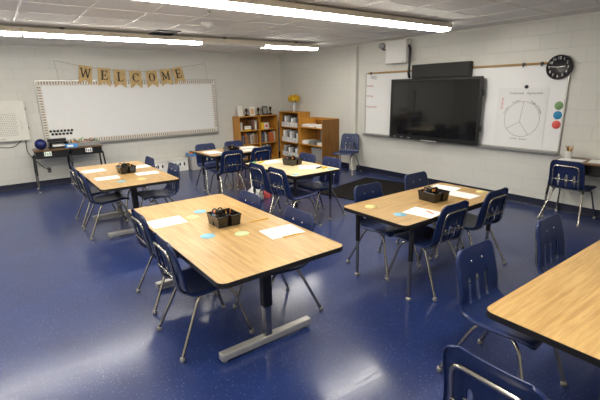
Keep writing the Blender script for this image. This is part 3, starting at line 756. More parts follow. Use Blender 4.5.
# pale table
sheet(-2.93, -4.98, TH, .24, .3, R(60), 'white paper on the pale table, beside the pencil caddy'); sheet(-3.10, -4.26, TH, .3, .22, R(5), 'white paper on the pale table, at its far end')
disc(-3.38, -5.27, 'disc_b', 'blue disc on the pale table, at its near corner', .05); disc(-2.80, -5.28, 'disc_b', 'blue disc on the pale table, at the corner by the rug', .05)
for (x, y, m, lb) in ((-3.36, -4.20, 'greenlabel', 'green marker lying on the pale table beside the yellow one'), (-3.24, -4.24, 'yellow', 'yellow marker lying at the far end of the pale table'), (-2.89, -5.15, 'black_plastic', 'black marker lying on the pale table'), (-2.83, -5.2, 'yellow', 'yellow marker lying beside the black one on the pale table')):
    b = B(); b.tube([(x-.05, y, TH+.011), (x+.03, y+.02, TH+.011)], .011, 8); b.tube([(x+.03, y+.02, TH+.011), (x+.055, y+.026, TH+.011)], .008, 8); solo('marker', b, M[m], lb, 'marker', 'markers on the pale table')
# rear table
sheet(-3.33, -2.72, TH, .26, .34, R(2), 'white paper on the rear table, at the clear bin end'); sheet(-2.58, -2.62, TH, .3, .22, R(-2), 'white paper on the rear table, nearest the bookcases'); sheet(-2.72, -2.93, TH, .3, .22, R(3), 'white paper on the rear table, beside the black caddy')
disc(-3.3, -3.0, 'disc_b', 'blue disc on the rear table', .05)

# pencil caddies
def make_caddy(loc, rz, label):
    t = thing('supply_caddy', label, 'caddy', loc, rz, 'black supply caddies'); w = .103; h = .088
    bd = B(); bd.box((-w*.9, -w*.9, 0), (w*.9, w*.9, .005), .002)
    # outer walls, leaning out; front wall notched into two lobes
    def panel(p0, p1, q0, q1, th=.004):
        p0, p1, q0, q1 = map(Vector, (p0, p1, q0, q1)); n = (p1-p0).cross(q0-p0).normalized()*th
        vs = [p0, p1, q1, q0, p0+n, p1+n, q1+n, q0+n]; bd.add(vs, [[0, 1, 2, 3], [7, 6, 5, 4], [0, 4, 5, 1], [1, 5, 6, 2], [2, 6, 7, 3], [3, 7, 4, 0]])
    a, c = w*.9, w
    panel((-a, a, 0), (a, a, 0), (-c, c, h), (c, c, h)); panel((-a, -a, 0), (-a, a, 0), (-c, -c, h), (-c, c, h)); panel((a, a, 0), (a, -a, 0), (c, c, h), (c, -c, h))
    panel((-.016, -a, 0), (-a, -a, 0), (-.016, -c, h), (-c, -c, h)); panel((a, -a, 0), (.016, -a, 0), (c, -c, h), (.016, -c, h))
    panel((-.016, -a+.03, 0), (-.016, -a, 0), (-.016, -c+.03, h), (-.016, -c, h)); panel((.016, -a, 0), (.016, -a+.03, 0), (.016, -c, h), (.016, -c+.03, h)); panel((.016, -a+.03, 0), (-.016, -a+.03, 0), (.016, -c+.03, h), (-.016, -c+.03, h))
    part('body', bd, M['caddy'], t)
    rm = B()
    rm.tube([(-c, -c, h), (-c, c, h), (c, c, h), (c, -c, h), (.016, -c, h), (.016, -c+.03, h), (-.016, -c+.03, h), (-.016, -c, h), (-c, -c, h)], .0045, 6); part('rim', rm, M['caddy'], t)
    dv = B(); dv.box((-c*.97, -.003, .004), (c*.97, .003, h*.92)); dv.box((-.003, .003, .004), (.003, c*.96, h*.92)); part('divider', dv, M['caddy'], t)
    part('handle', B().box((-.05, -.008, h*.9), (-.035, .008, h+.025), .003).box((.035, -.008, h*.9), (.05, .008, h+.025), .003).box((-.05, -.009, h+.02), (.05, .009, h+.034), .005), M['caddy'], t)
    return t
cad = make_caddy((-4.97, -6.475, TH), 0, 'smoky black caddy of supplies on the big front table')
CAD = [(-3.07, -7.09, TM, R(-4), 'dark supply caddy on the television table'), (-5.0, -3.62, TH, R(2), 'dark supply caddy on the WELCOME-side table'), (-2.99, -4.66, TH, R(12), 'dark supply caddy on the pale table by the rug'), (-3.10, -3.0, TH, R(4), 'dark supply caddy on the rear table')]
for (x, y, z, r, lb) in CAD: dup(cad, (x, y, z), r, lb)
def filled(x, y, rz, where, seed, z=TH):
    q = random.Random(seed); mx = T(x, y, z+.006)@RZ(rz)
    def P(a, b_, c): return tuple(mx@Vector((a, b_, c)))
    for i, (mm, nm) in enumerate((('pencil', 'yellow'), ('pencil', 'yellow'), ('orange', 'orange'))):
        x0 = .045+.02*i
        pencil(P(x0, .02+.02*i, .0), P(x0+q.uniform(-.0, .025), .065+q.uniform(0, .02), .103+q.uniform(0, .02)), '%s pencil standing in the caddy on %s, %s from its divider' % (nm, where, ORD[i]), mm)
    b = B(); b.tube([P(-.06, .05, 0), P(-.06, .052, .075)], .014, 12); b.slot = 1; b.tube([P(-.06, .052, .075), P(-.06, .053, .097)], .0125, 12); solo('glue_stick', b, [M['white'], M['orange']], 'white glue stick in the caddy on %s' % where, 'glue stick', 'glue sticks')
    b = B()
    for s in (-1, 1): b.ring(.014, .024, -.004, .004, 18, mx@T(-.03+s*.024, .05, .098)@Matrix.Rotation(R(70), 4, 'X'))
    b.tube([P(-.045, .05, .08), P(-.025, .04, .01)], .005, 6); b.tube([P(-.015, .05, .08), P(-.033, .04, .01)], .005, 6)
    solo('scissors', b, M['black_plastic'], 'black-handled scissors in the caddy on %s' % where, 'scissors', 'scissors in the caddies')
    b = B(); b.cbox((0, 0, 0), (.05, .022, .016), .004, mx@T(-.05, -.05, .05)@RZ(.4)); solo('eraser', b, M['pwood'], 'tan eraser in the caddy on %s' % where, 'eraser', 'erasers')
    b = B(); b.tube([P(-.08, .02, .0), P(-.08, .03, .085)], .009, 8); b.slot = 1; b.tube([P(-.08, .03, .085), P(-.08, .032, .10)], .007, 8); solo('marker', b, [M['disc_b'], M['nblue']], 'blue-capped marker in the caddy on %s' % where, 'marker', 'markers in the caddies')
filled(-4.97, -6.475, 0, 'the big front table', 1)
for (x, y, z, r, lb), wh, sd in zip(CAD, ('the television table', 'the WELCOME-side table', 'the pale table', 'the rear table'), (2, 3, 4, 5)): filled(x, y, r, wh, sd, z)

# ------------------------------------------------------------------ student desks
def make_desk(loc, rz, label, w=.57, d=.46, h=.78):
    """open-front desk, front towards local -y"""
    t = thing('student_desk', label, 'desk', loc, rz, 'student desks')
    part('desktop', B().box((-w/2, -d/2, h-.022), (w/2, d/2, h), .005), M['desk_top'], t)
    bx = B(); z0, z1 = h-.15, h-.022; e = .008
    bx.box((-w/2+.02, -d/2+.02, z0), (w/2-.02, d/2-.02, z0+e)); bx.box((-w/2+.02, d/2-.028, z0), (w/2-.02, d/2-.02, z1)); bx.box((-w/2+.02, -d/2+.02, z0), (-w/2+.028, d/2-.02, z1)); bx.box((w/2-.028, -d/2+.02, z0), (w/2-.02, d/2-.02, z1)); bx.box((-w/2+.02, -d/2+.015, z0), (w/2-.02, -d/2+.022, z0+.03)); bx.box((-w/2+.02, -d/2+.05, z0+.02), (w/2-.02, -d/2+.056, z1))
    part('book_box', bx, M['black_plastic'], t)
    for sx in (-1, 1):
        for sy in (-1, 1):
            x = sx*(w/2+.0); p = [(x-sx*.03, sy*.12, z0+.03), (x, sy*.15, z0+.02), (x, sy*.19, z0-.08), (x+sx*.01, sy*.21, .32)]
            lg = part('leg', B().tube(fillet(p, .05, 4), .016, 10), M['black_metal'], t)
            part('leg_insert', B().tube([(x+sx*.01, sy*.21, .33), (x+sx*.015, sy*.215, .02)], .012, 10), M['chrome'], lg)
            part('glide', B().lathe([(.018, 0), (.02, .008), (.013, .026)], 12, T(x+sx*.015, sy*.215, 0)), M['glide'], lg)
    return t
DH = .775
d0 = make_desk((-5.545, -.40, 0), R(0), 'black student desk against the rear wall holding the blue ball', h=DH)
dup(d0, (-4.955, -.36, 0), R(0), 'black student desk against the rear wall holding the pencil tray')
make_desk((-.265, -7.44, 0), -PI/2, 'brown-topped student desk against the side wall with a pencil cup', w=.76, d=.44, h=.80)
# name tags on the desk fronts
for x, y, l in ((-5.62, -.632, 'white name tag on the front of the desk with the blue ball'), (-4.93, -.592, 'white name tag on the front of the desk with the pencil tray')):
    t = thing('name_tag', l, 'name tag', (x, y, DH-.105), 0, 'name tags on the desks')
    part('card', B().box((-.058, -.001, 0), (.058, .0, .078)), M['paper'], t)
    k = B()
    for i in range(3): k.box((-.048+.036*i, -.0016, .012), (-.028+.036*i, -.001, .066-.012*(i % 2)))
    part('printed_mark', k, M['greenlabel'] if x < -5 else M['black_ink'], t)
sp = bmesh.new(); bmesh.ops.create_uvsphere(sp, u_segments=24, v_segments=16, radius=.097)
t = thing('play_ball', 'dark blue ball at the end of the desk by the white wall cabinet', 'ball', (-5.69, -.42, DH))
part('ball_body', B().bm(sp, T(0, 0, .097), True), M['nblue'], t)
k = B()
for r_ in ((0, 0), (R(90), 0), (0, R(90))): k.ring(.0955, .099, -.004, .004, 36, T(0, 0, .0972)@Matrix.Rotation(r_[0]+.3, 4, 'X')@Matrix.Rotation(r_[1]+.2, 4, 'Y'))
part('seam', k, M['black_plastic'], t)
t = thing('letter_tray', 'black letter tray between the blue ball and the light blue box', 'tray', (-5.40, -.33, DH))
k = B(); k.box((-.16, -.13, 0), (.16, .13, .006)); k.box((-.16, .12, 0), (.16, .13, .16)); k.box((-.16, -.13, 0), (-.15, .13, .10)); k.box((.15, -.13, 0), (.16, .13, .10)); k.box((-.16, -.13, .0), (.16, -.122, .045)); part('shell', k, M['black_plastic'], t)
part('upper_shelf', B().box((-.16, -.1, .105), (.16, .13, .113)), M['black_plastic'], t)
b = B(); b.box((-.11, -.15, 0), (.11, .0, .0), 0) if False else None
o = B(); o.cbox((0, 0, 0), (.21, .24, .02), .002, T(-5.40, -.345, DH+.062)@Matrix.Rotation(R(8), 4, 'X')); solo('paper_stack', o, M['paper'], 'stack of white paper in the black letter tray', 'paper stack')
t = thing('crayon_box', 'light blue printed box at the front edge of the rear desk', 'box', (-5.205, -.50, DH), R(-3))
part('carton', B().box((-.10, -.055, 0), (.10, .055, .07), .003), M['boxblue'], t); part('label_band', B().box((-.07, -.0565, .018), (.03, -.0545, .055)), M['paper'], t)
t = thing('pencil_tray', 'grey shallow tray of markers on the second rear desk', 'tray', (-4.96, -.34, DH))
k = B(); k.box((-.27, -.16, 0), (.27, .16, .006)); k.box((-.27, -.16, 0), (.27, -.15, .08)); k.box((-.27, .15, 0), (.27, .16, .08)); k.box((-.27, -.15, 0), (-.26, .15, .08)); k.box((.26, -.15, 0), (.27, .15, .08)); part('tray_body', k, M['grey'], t); part('insert', B().box((-.255, -.145, .006), (.255, .145, .055), .002), M['offwhite'], t)
q = random.Random(11); cols = [('black_plastic', 'black'), ('yellow', 'yellow'), ('nblue', 'blue'), ('orange', 'orange'), ('dgrey', 'grey'), ('greenlabel', 'green'), ('pencil', 'golden'), ('pink', 'coral')]
for i in range(14):
    x = -5.18+.034*i; m, n_ = cols[i % 8]; y = -.34+q.uniform(-.05, .05); a = q.uniform(-.8, .8); z = DH+.068+.020*(i % 3); hz = q.uniform(.0, .05)
    b = B(); d = Vector((math.sin(a), math.cos(a), 0))*.07; b.tube([Vector((x, y, z))-d, Vector((x, y, z+hz))+d*.7], .0095, 8); b.tube([Vector((x, y, z+hz))+d*.7, Vector((x, y, z+hz*1.2))+d], .007, 8)
    solo('marker', b, M[m], '%s marker in the grey desk tray, %s from the blue box end' % (n_, ORD[i]), 'marker', 'markers in the grey tray')
# wall desk things
t = thing('pencil_cup', 'white cup of pencils on the wall desk', 'cup', (-.22, -7.15, .80))
part('cup_body', B().lathe([(.0, 0), (.038, 0), (.046, .095), (.048, .1), (.044, .1), (.037, .006), (0, .006)], 22), M['white'], t)
q = random.Random(5)
for i in range(9):
    a = 2*PI*i/9; m, n_ = [('pencil', 'yellow'), ('bronze', 'dark'), ('orange', 'orange'), ('pwood', 'tan'), ('black_plastic', 'black')][i % 5]
    pencil((-.22-.015*math.cos(a), -7.15-.015*math.sin(a), .808), (-.22+.05*math.cos(a), -7.15+.05*math.sin(a), .95+q.uniform(0, .03)), '%s pencil in the white cup, %s around the cup rim' % (n_, ORD[i]), m, .0048)
sheet(-.33, -7.24, .80, .2, .28, R(5), 'white paper on the wall desk below the pencil cup', 'papers on the wall desk'); sheet(-.22, -7.56, .80, .3, .3, R(10), 'white paper on the wall desk, cut off by the picture edge', 'papers on the wall desk')

# ------------------------------------------------------------------ bins against the rear wall
for x0, x1, l, m in ((-3.82, -3.335, 'white storage bin on the floor, nearer the WELCOME-side table', 'black_ink'), (-3.305, -2.86, 'white storage bin on the floor, beside the clear bin', 'greenlabel')):
    t = thing('storage_bin', l, 'storage bin', ((x0+x1)/2, -.17, 0), 0, 'white bins on the floor'); w = (x1-x0)/2
    k = B(); k.box((-w+.02, -.12, 0), (w-.02, .12, .01)); 
    for (a, c) in (((-w, -.145), (w, -.13)), ((-w, .13), (w, .145)), ((-w, -.13), (-w+.015, .13)), ((w-.015, -.13), (w, .13))): k.box((a[0], a[1], 0), (c[0], c[1], .27), .003)
    part('tub', k, M['white'], t); part('lid', B().box((-w-.012, -.16, .26), (w+.012, .155, .285), .008), M['offwhite'], t)
    lb = part('label_card', B().box((-w*.5, -.1475, .10), (w*.6, -.1445, .21)), M['paper'], t)
    k = B()
    for i in range(3): k.box((-w*.4+.1*i, -.149, .12), (-w*.4+.1*i+.035, -.1475, .195))
    part('label_mark', k, M['black_ink'], lb); part('sticker', B().box((-w*.4+.06, -.1492, .14), (-w*.4+.09, -.1476, .18)), M[m], lb)
t = thing('clear_bin', 'clear plastic bin on the floor under the tray of supplies', 'bin', (-2.66, -.24, 0))
k = B(); 
for (a, c) in (((-.15, -.2), (.15, -.19)), ((-.15, .19), (.15, .2)), ((-.15, -.19), (-.14, .19)), ((.14, -.19), (.15, .19))): k.box((a[0], a[1], 0), (c[0], c[1], .30), .003)
k.box((-.14, -.19, 0), (.14, .19, .01)); part('tub', k, M['clearbin'], t); part('lid', B().box((-.16, -.21, .30), (.16, .21, .322), .008), M['clearbin'], t)
t = thing('supply_tray', 'blue open tray of bright supplies on top of the clear bin', 'tray', (-2.66, -.24, .322))
k = B(); k.box((-.16, -.15, 0), (.16, .15, .006)); 
for (a, c) in (((-.16, -.15), (.16, -.14)), ((-.16, .14), (.16, .15)), ((-.16, -.14), (-.15, .14)), ((.15, -.14), (.16, .14))): k.box((a[0], a[1], 0), (c[0], c[1], .05), .003)
part('tray_body', k, M['boxblue'], t)
q = random.Random(9)
for i in range(9):
    x = -2.775+.028*i; m, n_ = [('yellow', 'yellow'), ('orange', 'orange'), ('dgrey', 'dark'), ('boxblue', 'blue'), ('greenlabel', 'green'), ('pencil', 'golden')][i % 6]
    b = B(); a = q.uniform(-.6, .6); d = Vector((math.sin(a), math.cos(a), .1))*.08; p = Vector((x, -.24, .322+.035+.022*(i % 3))); b.tube([p-d, p+d*.6], .014, 8); b.tube([p+d*.6, p+d], .01, 8)
    solo('marker', b, M[m], '%s marker in the tray on the clear bin, %s from the white bins' % (n_, ORD[i]), 'marker', 'markers on the clear bin')

# ------------------------------------------------------------------ bookcases
def shelf_unit(name, label, loc, rz, w, d, h, shelves, div=(), side_l='shelf', side_r='shelf', top=True, th=.022):
    """front towards local -y, back at local y=0"""
    t = thing(name, label, 'bookcase', loc, rz)
    part('side_panel', B().box((-w/2, -d, 0), (-w/2+th, 0, h), .002), M[side_l], t); part('side_panel', B().box((w/2-th, -d, 0), (w/2, 0, h), .002), M[side_r], t)
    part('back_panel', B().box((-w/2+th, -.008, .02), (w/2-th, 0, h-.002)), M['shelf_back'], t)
    if top: part('top_panel', B().box((-w/2-.004, -d-.006, h-.002), (w/2+.004, 0, h+.02), .003), M['shelf'], t)
    for z in shelves: part('shelf_board', B().box((-w/2+th, -d+.004, z-.02), (w/2-th, -.008, z), .002), M['shelf'], t)
    part('plinth', B().box((-w/2+th, -d+.03, 0), (w/2-th, -d+.045, shelves[0]-.02)), M['shelf'], t)
    for x in div: part('divider', B().box((x-.02, -d+.002, shelves[0]), (x+.02, -.008, h-.002), .002), M['shelf'], t)
    return t
# low double bookcase on rear wall
b1x, b1y, b1w, b1d, b1h = -.935, -.012, 1.13, .34, 1.12
S1 = (.10, .45, .79)
shelf_unit('bookcase', 'low oak bookcase on the rear wall, filled with books', (b1x, b1y, 0), 0, b1w, b1d, b1h, S1, (.03,))
# tall unit at the corner on the side wall
t2x, t2y, t2w, t2d, t2h = -.01, -.845, .83, .36, 1.205
S2 = (.10, .47, .85)
shelf_unit('bookcase', 'tall oak bookcase in the corner holding white baskets', (t2x, t2y, 0), -PI/2, t2w, t2d, t2h, S2)
# deep open paper shelf
t3y, t3w, t3d, t3h = -1.90, .88, .50, 1.10
S3 = (.13, .51, .91)
t3 = shelf_unit('paper_shelf', 'deep open shelf of papers with a wide brown end panel', (-.01, t3y, 0), -PI/2, t3w, t3d, t3h, S3, (), 'shelf', 'shelf_dark', False)
part('rear_rail', B().box((-t3w/2+.022, -.03, t3h-.06), (t3w/2-.022, -.008, t3h+.005), .003), M['shelf'], t3)

def book(mx, w, h, d, ci, label, group):
    """upright book, spine towards local -y, standing at mx"""
    b = B(); e = .0025
    b.box((-w/2, -d+.002, 0), (-w/2+e, 0, h), 0, mx); b.box((w/2-e, -d+.002, 0), (w/2, 0, h), 0, mx)
    b.prism([(-w/2, -d+.003), (-w*.3, -d-.002), (w*.3, -d-.002), (w/2, -d+.003)], 0, h, mx)
    b.slot = 1; b.box((-w/2+e, -d+.003, .003), (w/2-e, -.004, h-.003), 0, mx)
    return solo('book', b, [BOOKC[ci], M['paper']], label, 'book', group)
q = random.Random(21)
def row(x0, x1, z, where, group, hmin, hmax, pal, yf, wmin=.016, wmax=.034, lean=0):
    x = x0; i = 0
    while True:
        w = q.uniform(wmin, wmax)
        if x+w > x1: break
        h = q.uniform(hmin, hmax); ci = q.choice(pal)
        book(T(x+w/2, yf+.17, z+.0005), w-.001, h, .15, ci, '%s %s book in %s' % (ORD[i], BOOKN[ci], where), group); x += w+.0015; i += 1
xl = b1x-b1w/2+.026; xm0 = b1x+.008; xm1 = b1x+.054; xr = b1x+b1w/2-.026; yf = b1y-b1d+.03
row(xl+.01, xl+.10, S1[2], 'the top left bay of the low bookcase', 'books in the low bookcase', .17, .24, [9, 2], yf)
# flat yellow book pile and upright dark books
for i, (ci, hh_) in enumerate(((4, .035), (0, .05), (3, .03))):
    zz = S1[2]+sum((.035, .05, .03)[:i])
    b = B(); x0, x1 = xl+.125, xl+.32; y0 = yf-.01; y1 = yf+.16
    b.box((x0, y0, zz+.0005), (x1, y1, zz+.004)); b.box((x0, y0, zz+hh_-.004), (x1, y1, zz+hh_-.0005)); b.box((x0-.001, y0, zz+.0005), (x0+.004, y1, zz+hh_-.0005)); b.slot = 1; b.box((x0+.004, y0+.004, zz+.004), (x1-.004, y1-.004, zz+hh_-.004))
    solo('book', b, [BOOKC[ci], M['yellow'] if ci == 4 else M['paper']], '%s book lying flat in the low bookcase pile, %s from the shelf' % (BOOKN[ci], ORD[i]), 'book', 'flat books in the low bookcase')
row(xl+.335, xm0-.02, S1[2], 'the top left bay, past the flat pile', 'books in the low bookcase', .18, .26, [1, 5, 9, 3], yf)
row(xl+.02, xm0-.01, S1[1], 'the middle left bay of the low bookcase', 'books in the low bookcase', .2, .28, [3, 1, 6, 2, 0, 8, 7], yf, .02, .036)
row(xm1+.02, xm1+.24, S1[1], 'the middle right bay of the low bookcase', 'books in the low bookcase', .19, .26, [1, 7, 5, 3, 2], yf, .02, .036)
row(xm1+.40, xr-.01, S1[1], 'the middle right bay, past the orange brown book', 'books in the low bookcase', .22, .28, [2, 9], yf)
row(xl+.02, xm0-.04, S1[0], 'the bottom left bay of the low bookcase', 'books in the low bookcase', .22, .28, [2, 9, 7, 6], yf, .022, .04)
row(xm1+.02, xm1+.30, S1[0], 'the bottom right bay of the low bookcase', 'books in the low bookcase', .24, .3, [2, 9, 7], yf, .022, .04)
def facing(x, y, z, w, h, m, label, extra=None):
    mx = T(x, y, z+.001)@Matrix.Rotation(R(-9), 4, 'X')
    t = thing('picture_book', label, 'book', (0, 0, 0)); bb = B(); bb.box((-w/2, -.012, 0), (w/2, 0, h), .001, mx); part('cover', bb, m, t)
    if extra: e = B(); e.lathe([(.0, .001), (w*.28, .001), (w*.28, 0)], 16, mx@T(0, -.012, h*.5)@Matrix.Rotation(R(90), 4, 'X')); part('cover_picture', e, extra, t)
    return t
facing(xm1+.33, yf+.01, S1[1], .15, .25, BOOKC[8], 'orange brown book facing out in the low bookcase')
facing(xm1+.07, yf+.02, S1[2], .10, .17, M['yellow'], 'yellow picture book facing out on the top right bay'); facing(xm1+.20, yf+.02, S1[2], .14, .16, BOOKC[9], 'cream picture book with a coral picture on the top right bay', M['pink'])
# things on top of the low bookcase
zt = b1h+.0205; yt = b1y-.17
def frame_card(x, w, h, m, label, inner):
    t = thing('framed_photo', label, 'picture frame', (x, yt, zt)); mx = Matrix.Rotation(R(-8), 4, 'X')
    part('frame', B().box((-w/2, -.015, 0), (w/2, 0, h), .004, mx), m, t); part('picture', B().box((-w*.34, -.0165, h*.16), (w*.34, -.0145, h*.84), 0, mx), inner, t); part('stand', B().box((-.02, .0, .002), (.02, .05, h*.5), .003), m, t)
frame_card(b1x-.42, .15, .25, M['offwhite'], 'tall cream picture frame with yellow foot on the low bookcase', M['cream'])
frame_card(b1x-.08, .15, .21, M['paper'], 'white picture frame with pale picture on the low bookcase', M['pwood'])
frame_card(b1x+.30, .17, .22, M['dgrey'], 'dark grey picture frame on the low bookcase', M['grey'])
for x, h, l in ((b1x-.25, .18, 'dark bronze trophy between the cream and white frames'), (b1x+.10, .19, 'dark bronze trophy between the white and dark frames'), (b1x+.46, .20, 'dark bronze trophy at the corner end of the low bookcase')):
    t = thing('trophy', l, 'trophy', (x, yt, zt), 0, 'trophies on the low bookcase')
    part('base', B().box((-.032, -.032, 0), (.032, .032, .035), .004), M['bronze'], t); part('cup', B().lathe([(.012, .035), (.01, h*.45), (.02, h*.55), (.036, h*.85), (.04, h), (.034, h), (.0, h*.7)], 14), M['bronze'], t)
# tall unit: baskets and pouches
for si, z in enumerate(S2):
    pl = ('lowest', 'middle', 'top')[si]
    t = thing('storage_basket', 'white slotted basket on the %s shelf of the corner bookcase' % pl, 'basket', (t2x-.20, t2y, z+.0005), -PI/2, 'white baskets in the corner bookcase')
    k = B(); hb = .11; w, d = .34, .14
    k.box((-w, -d, 0), (w, d, .006)); k.box((-w, d-.006, 0), (w, d, hb)); k.box((-w, -d, 0), (-w+.006, d, hb)); k.box((w-.006, -d, 0), (w, d, hb)); k.box((-w, -d, 0), (w, -d+.006, .03)); k.box((-w, -d, hb-.03), (w, -d+.006, hb))
    for i in range(6): x = -w+.045+i*(2*w-.09)/5; k.box((x-.045, -d, .03), (x+.045, -d+.006, hb-.03))
    part('basket_body', k, M['paper'], t); part('rim', B().box((-w-.008, -d-.008, hb), (w+.008, -d+.006, hb+.01), .003), M['white'], t)
    for i in range(9):
        y = t2y+.29-.072*i; hh_ = q.uniform(.2, .27)
        b = B(); mx = T(t2x-.20, y, z+.012)@RZ(q.uniform(-.25, .25)-.2)
        n = 7; vs = []; fs = []
        for a in range(n):
            for c in range(n):
                u, v_ = a/(n-1), c/(n-1); bul = .018*math.sin(PI*u)*math.sin(PI*v_)+q.uniform(-.004, .004)
                vs.append((-.11+.22*u, -.012-bul, hh_*v_)); 
        for a in range(n):
            for c in range(n):
                u, v_ = a/(n-1), c/(n-1); bul = .018*math.sin(PI*u)*math.sin(PI*v_)+q.uniform(-.004, .004)
                vs.append((-.11+.22*u, .012+bul, hh_*v_))
        N2 = n*n
        for a in range(n-1):
            for c in range(n-1):
                f_ = [a*n+c, (a+1)*n+c, (a+1)*n+c+1, a*n+c+1]; fs.append(f_); fs.append([N2+k_ for k_ in f_[::-1]])
        for a in range(n-1):
            for e0, e1 in (((a)*n, (a+1)*n), (a*n+n-1, (a+1)*n+n-1), (a, a+1), ((n-1)*n+a, (n-1)*n+a+1)): fs.append([e0, e1, N2+e1, N2+e0])
        b.add([mx@Vector(v_) for v_ in vs], fs, True)
        ci = (i*3+si) % 4
        solo('book_pouch', b, [M['clear'], M['paper'], M['dgrey'], M['grey']][ci], '%s pouch in the %s basket of the corner bookcase, %s from the corner' % (['clear', 'white', 'dark', 'grey'][ci], pl, ORD[i]), 'pouch', 'pouches in the baskets')
# vase with flowers
vz = t2h+.0205
t = thing('vase', 'slim pale vase on top of the tall corner bookcase', 'vase', (-.20, -.86, vz)); part('vase_body', B().lathe([(0, 0), (.05, 0), (.052, .01), (.036, .12), (.034, .18), (.046, .22), (.042, .22), (.03, .18), (.0, .02)], 20), M['silver'], t)
t = thing('flower_bouquet', 'bunch of golden flowers standing in the pale vase', 'flowers', (-.20, -.86, vz+.04)); q2 = random.Random(4)
for i in range(26):
    a = i*2.399963; cz_ = 1-1.55*(i+.5)/26; sr = math.sqrt(max(0, 1-cz_*cz_)); c = Vector((sr*math.cos(a)*.125, sr*math.sin(a)*.125, .27+cz_*.085))
    mx = T(*c)@Vector((c.x, c.y, c.z-.25)).to_track_quat('Z', 'Y').to_matrix().to_4x4()@Matrix.Scale(q2.uniform(.8, 1.15), 4); b = B()
    for ly, (n_, r0, r1, z1) in enumerate(((9, .006, .042, .006), (8, .005, .033, .020), (6, .004, .022, .028))):
        for k in range(n_):
            m2 = mx@RZ(2*PI*k/n_+.3*ly)
            for z_ in (0, -.003): b.add([m2@Vector(p) for p in ((r0, -.006, z_), (r1*.65, -.013, z1*.8+z_), (r1, 0, z1+z_), (r1*.65, .013, z1*.8+z_), (r0, .006, z_))], [[0, 1, 2, 3, 4]])
    bl = part('blossom', b, M['petal'], t); part('flower_heart', B().lathe([(.010, .004), (.011, .018), (0, .026)], 10, mx), M['stemb'], bl)
b = B(); lf = B()
for i in range(10):
    a = 2*PI*i/10; b.tube([(0.006*math.cos(a), .006*math.sin(a), 0), (.02*math.cos(a), .02*math.sin(a), .16), (.06*math.cos(a), .06*math.sin(a), .26)], .003, 5)
    m2 = T(.07*math.cos(a), .07*math.sin(a), .2)@RZ(a)@Matrix.Rotation(R(-20), 4, 'Y'); lf.add([m2@Vector(p) for p in ((0, 0, 0), (.04, -.018, .01), (.09, 0, -.01), (.04, .018, .01))], [[0, 1, 2, 3]])
part('stems', b, M['leaf'], t); part('leaves', lf, M['leaf'], t)
# deep shelf: paper stacks and grey bins
q3 = random.Random(8)
def stack(y, z, w, d, n, label, x=-.30, m='paper'):
    b = B(); zz = z+.0005
    for k in range(n):
        th = q3.uniform(.008, .018); a = q3.uniform(-.12, .12); b.cbox((0, 0, 0), (d, w, th), .001, T(x+q3.uniform(-.02, .02), y+q3.uniform(-.02, .02), zz+th/2)@RZ(a)); zz += th
    solo('paper_stack', b, M[m], label, 'paper stack', 'paper stacks on the deep shelf')
stack(-1.61, S3[2], .19, .3, 5, 'white paper stack on the top of the deep shelf, nearest the corner'); stack(-1.87, S3[2], .21, .3, 3, 'thin white paper stack in the middle of the deep shelf top'); stack(-2.15, S3[2], .21, .3, 5, 'white paper stack on the deep shelf top, against the end panel')
stack(-1.62, S3[1], .19, .32, 6, 'white paper stack on the middle of the deep shelf, nearest the corner'); stack(-1.88, S3[1], .21, .32, 7, 'grey paper stack on the middle of the deep shelf', -.30, 'grey'); stack(-2.16, S3[1], .20, .32, 4, 'low white paper stack on the middle of the deep shelf, by the end panel')
for z, zz, l in ((S3[1]+.09, S3[1], 'grey bin on the middle level of the deep shelf, behind the papers'), (S3[0], S3[0], 'grey bin on the bottom of the deep shelf')):
    if zz == S3[1]: y, x, z = -2.10, -.115, S3[1]
    else: y, x = -2.10, -.33
    k = B(); hh_ = .345 if zz == S3[1] else .32; w = .22 if zz == S3[1] else .2; d = .07 if zz == S3[1] else .14
    k.box((x-d, y-w, z+.001), (x+d, y+w, z+.008)); k.box((x-d, y-w, z+.001), (x-d+.006, y+w, z+hh_)); k.box((x+d-.006, y-w, z+.001), (x+d, y+w, z+hh_)); k.box((x-d+.006, y-w, z+.001), (x+d-.006, y-w+.006, z+hh_)); k.box((x-d+.006, y+w-.006, z+.001), (x+d-.006, y+w, z+hh_)); k.tube([(x-d, y-w, z+hh_), (x-d, y+w, z+hh_)], .007, 6)
    solo('storage_bin', k, M['grey'], l, 'bin', 'grey bins in the deep shelf')

# ------------------------------------------------------------------ floor things
a = R(12.3); b = B(); b.prism(rrect(1.60, 1.33, .03, 4), 0.0005, .012, T(-1.08, -4.46, 0)@RZ(a)); solo('rug', b, M['rug'], 'black rug on the blue floor behind the television table', 'rug')
b = B(); mx = T(-3.03, -3.62, 0.0)
vs = []; fs = []; n = 9; qq = random.Random(6)
for i in range(n):
    for j in range(14):
        u = i/(n-1); an = 2*PI*j/14; r_ = (.15, .17, .175, .17, .16, .15, .12, .08, .04)[i]*(1+qq.uniform(-.1, .1)); vs.append(mx@Vector((r_*math.cos(an)*.7, r_*math.sin(an)*1.1, .22*u+.002)))
for i in range(n-1):
    for j in range(14): fs.append([i*14+j, i*14+(j+1) % 14, (i+1)*14+(j+1) % 14, (i+1)*14+j])
fs.append(list(range(14))[::-1]); fs.append([(n-1)*14+j for j in range(14)]); b.add(vs, fs, True)
solo('plastic_bag', b, M['white'], 'crumpled white bag on the floor between the pale table and rear table', 'bag')
b = B(); mx = T(-2.80, -3.64, 0)@RZ(.6); vs = []
for y in (-.06, .06):
    for p in ((-.05, 0), (.05, 0), (.002, .15), (-.002, .15)): vs.append(mx@Vector((p[0], y, p[1])))
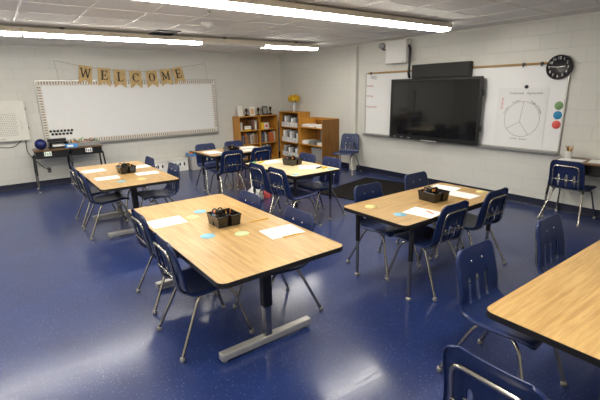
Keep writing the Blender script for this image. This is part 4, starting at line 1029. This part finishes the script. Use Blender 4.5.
b.add(vs, [[0, 1, 2, 3], [7, 6, 5, 4], [1, 5, 6, 2], [0, 3, 7, 4], [3, 2, 6, 7], [0, 4, 5, 1]])
solo('tent_card', b, M['pink'], 'coral red tent card on the floor beside the crumpled white bag', 'card')
b = B(); mx = T(-2.60, -2.36, .462)@RZ(.2); b.box((-.11, -.15, 0), (.11, .15, .003), .001, mx); b.box((-.11, -.15, .008), (.11, .15, .011), .001, mx); b.box((-.112, -.15, 0), (-.108, .15, .011), .001, mx); b.slot = 1; b.box((-.106, -.145, .003), (.105, .145, .008), 0, mx)
solo('folder', b, [M['yellow'], M['paper']], 'yellow folder lying on the chair seat behind the rear table', 'folder')

# ------------------------------------------------------------------ camera, world, view
cx, cy, cz, yaw, pitch, roll, fpx = -6.3399, -9.376, 1.766, .6345, -.2652, -.02, 408.34
f = Vector((math.sin(yaw)*math.cos(pitch), math.cos(yaw)*math.cos(pitch), math.sin(pitch)))
r0 = Vector((math.cos(yaw), -math.sin(yaw), 0)); u0 = r0.cross(f)
r = r0*math.cos(roll)+u0*math.sin(roll); u = -r0*math.sin(roll)+u0*math.cos(roll)
cd = bpy.data.cameras.new('camera'); cam = bpy.data.objects.new('camera', cd); C.objects.link(cam)
cam.matrix_world = Matrix(((r.x, u.x, -f.x, cx), (r.y, u.y, -f.y, cy), (r.z, u.z, -f.z, cz), (0, 0, 0, 1)))
cd.sensor_width = 36; cd.sensor_fit = 'HORIZONTAL'; cd.lens = fpx/600*36; cd.clip_start = .05
sc = bpy.context.scene; sc.camera = cam
w = bpy.data.worlds.new('world'); sc.world = w; w.use_nodes = True
w.node_tree.nodes['Background'].inputs['Color'].default_value = (.9, .93, 1, 1); w.node_tree.nodes['Background'].inputs['Strength'].default_value = .3
sc.view_settings.view_transform = 'Standard'; sc.view_settings.look = 'None'; sc.view_settings.gamma = 1; sc.view_settings.exposure = 0.
sc.view_settings.use_curve_mapping = False
try:
    sc.cycles.use_denoising = True; sc.cycles.max_bounces = 8; sc.cycles.diffuse_bounces = 5; sc.cycles.sample_clamp_indirect = 4.
except Exception: pass
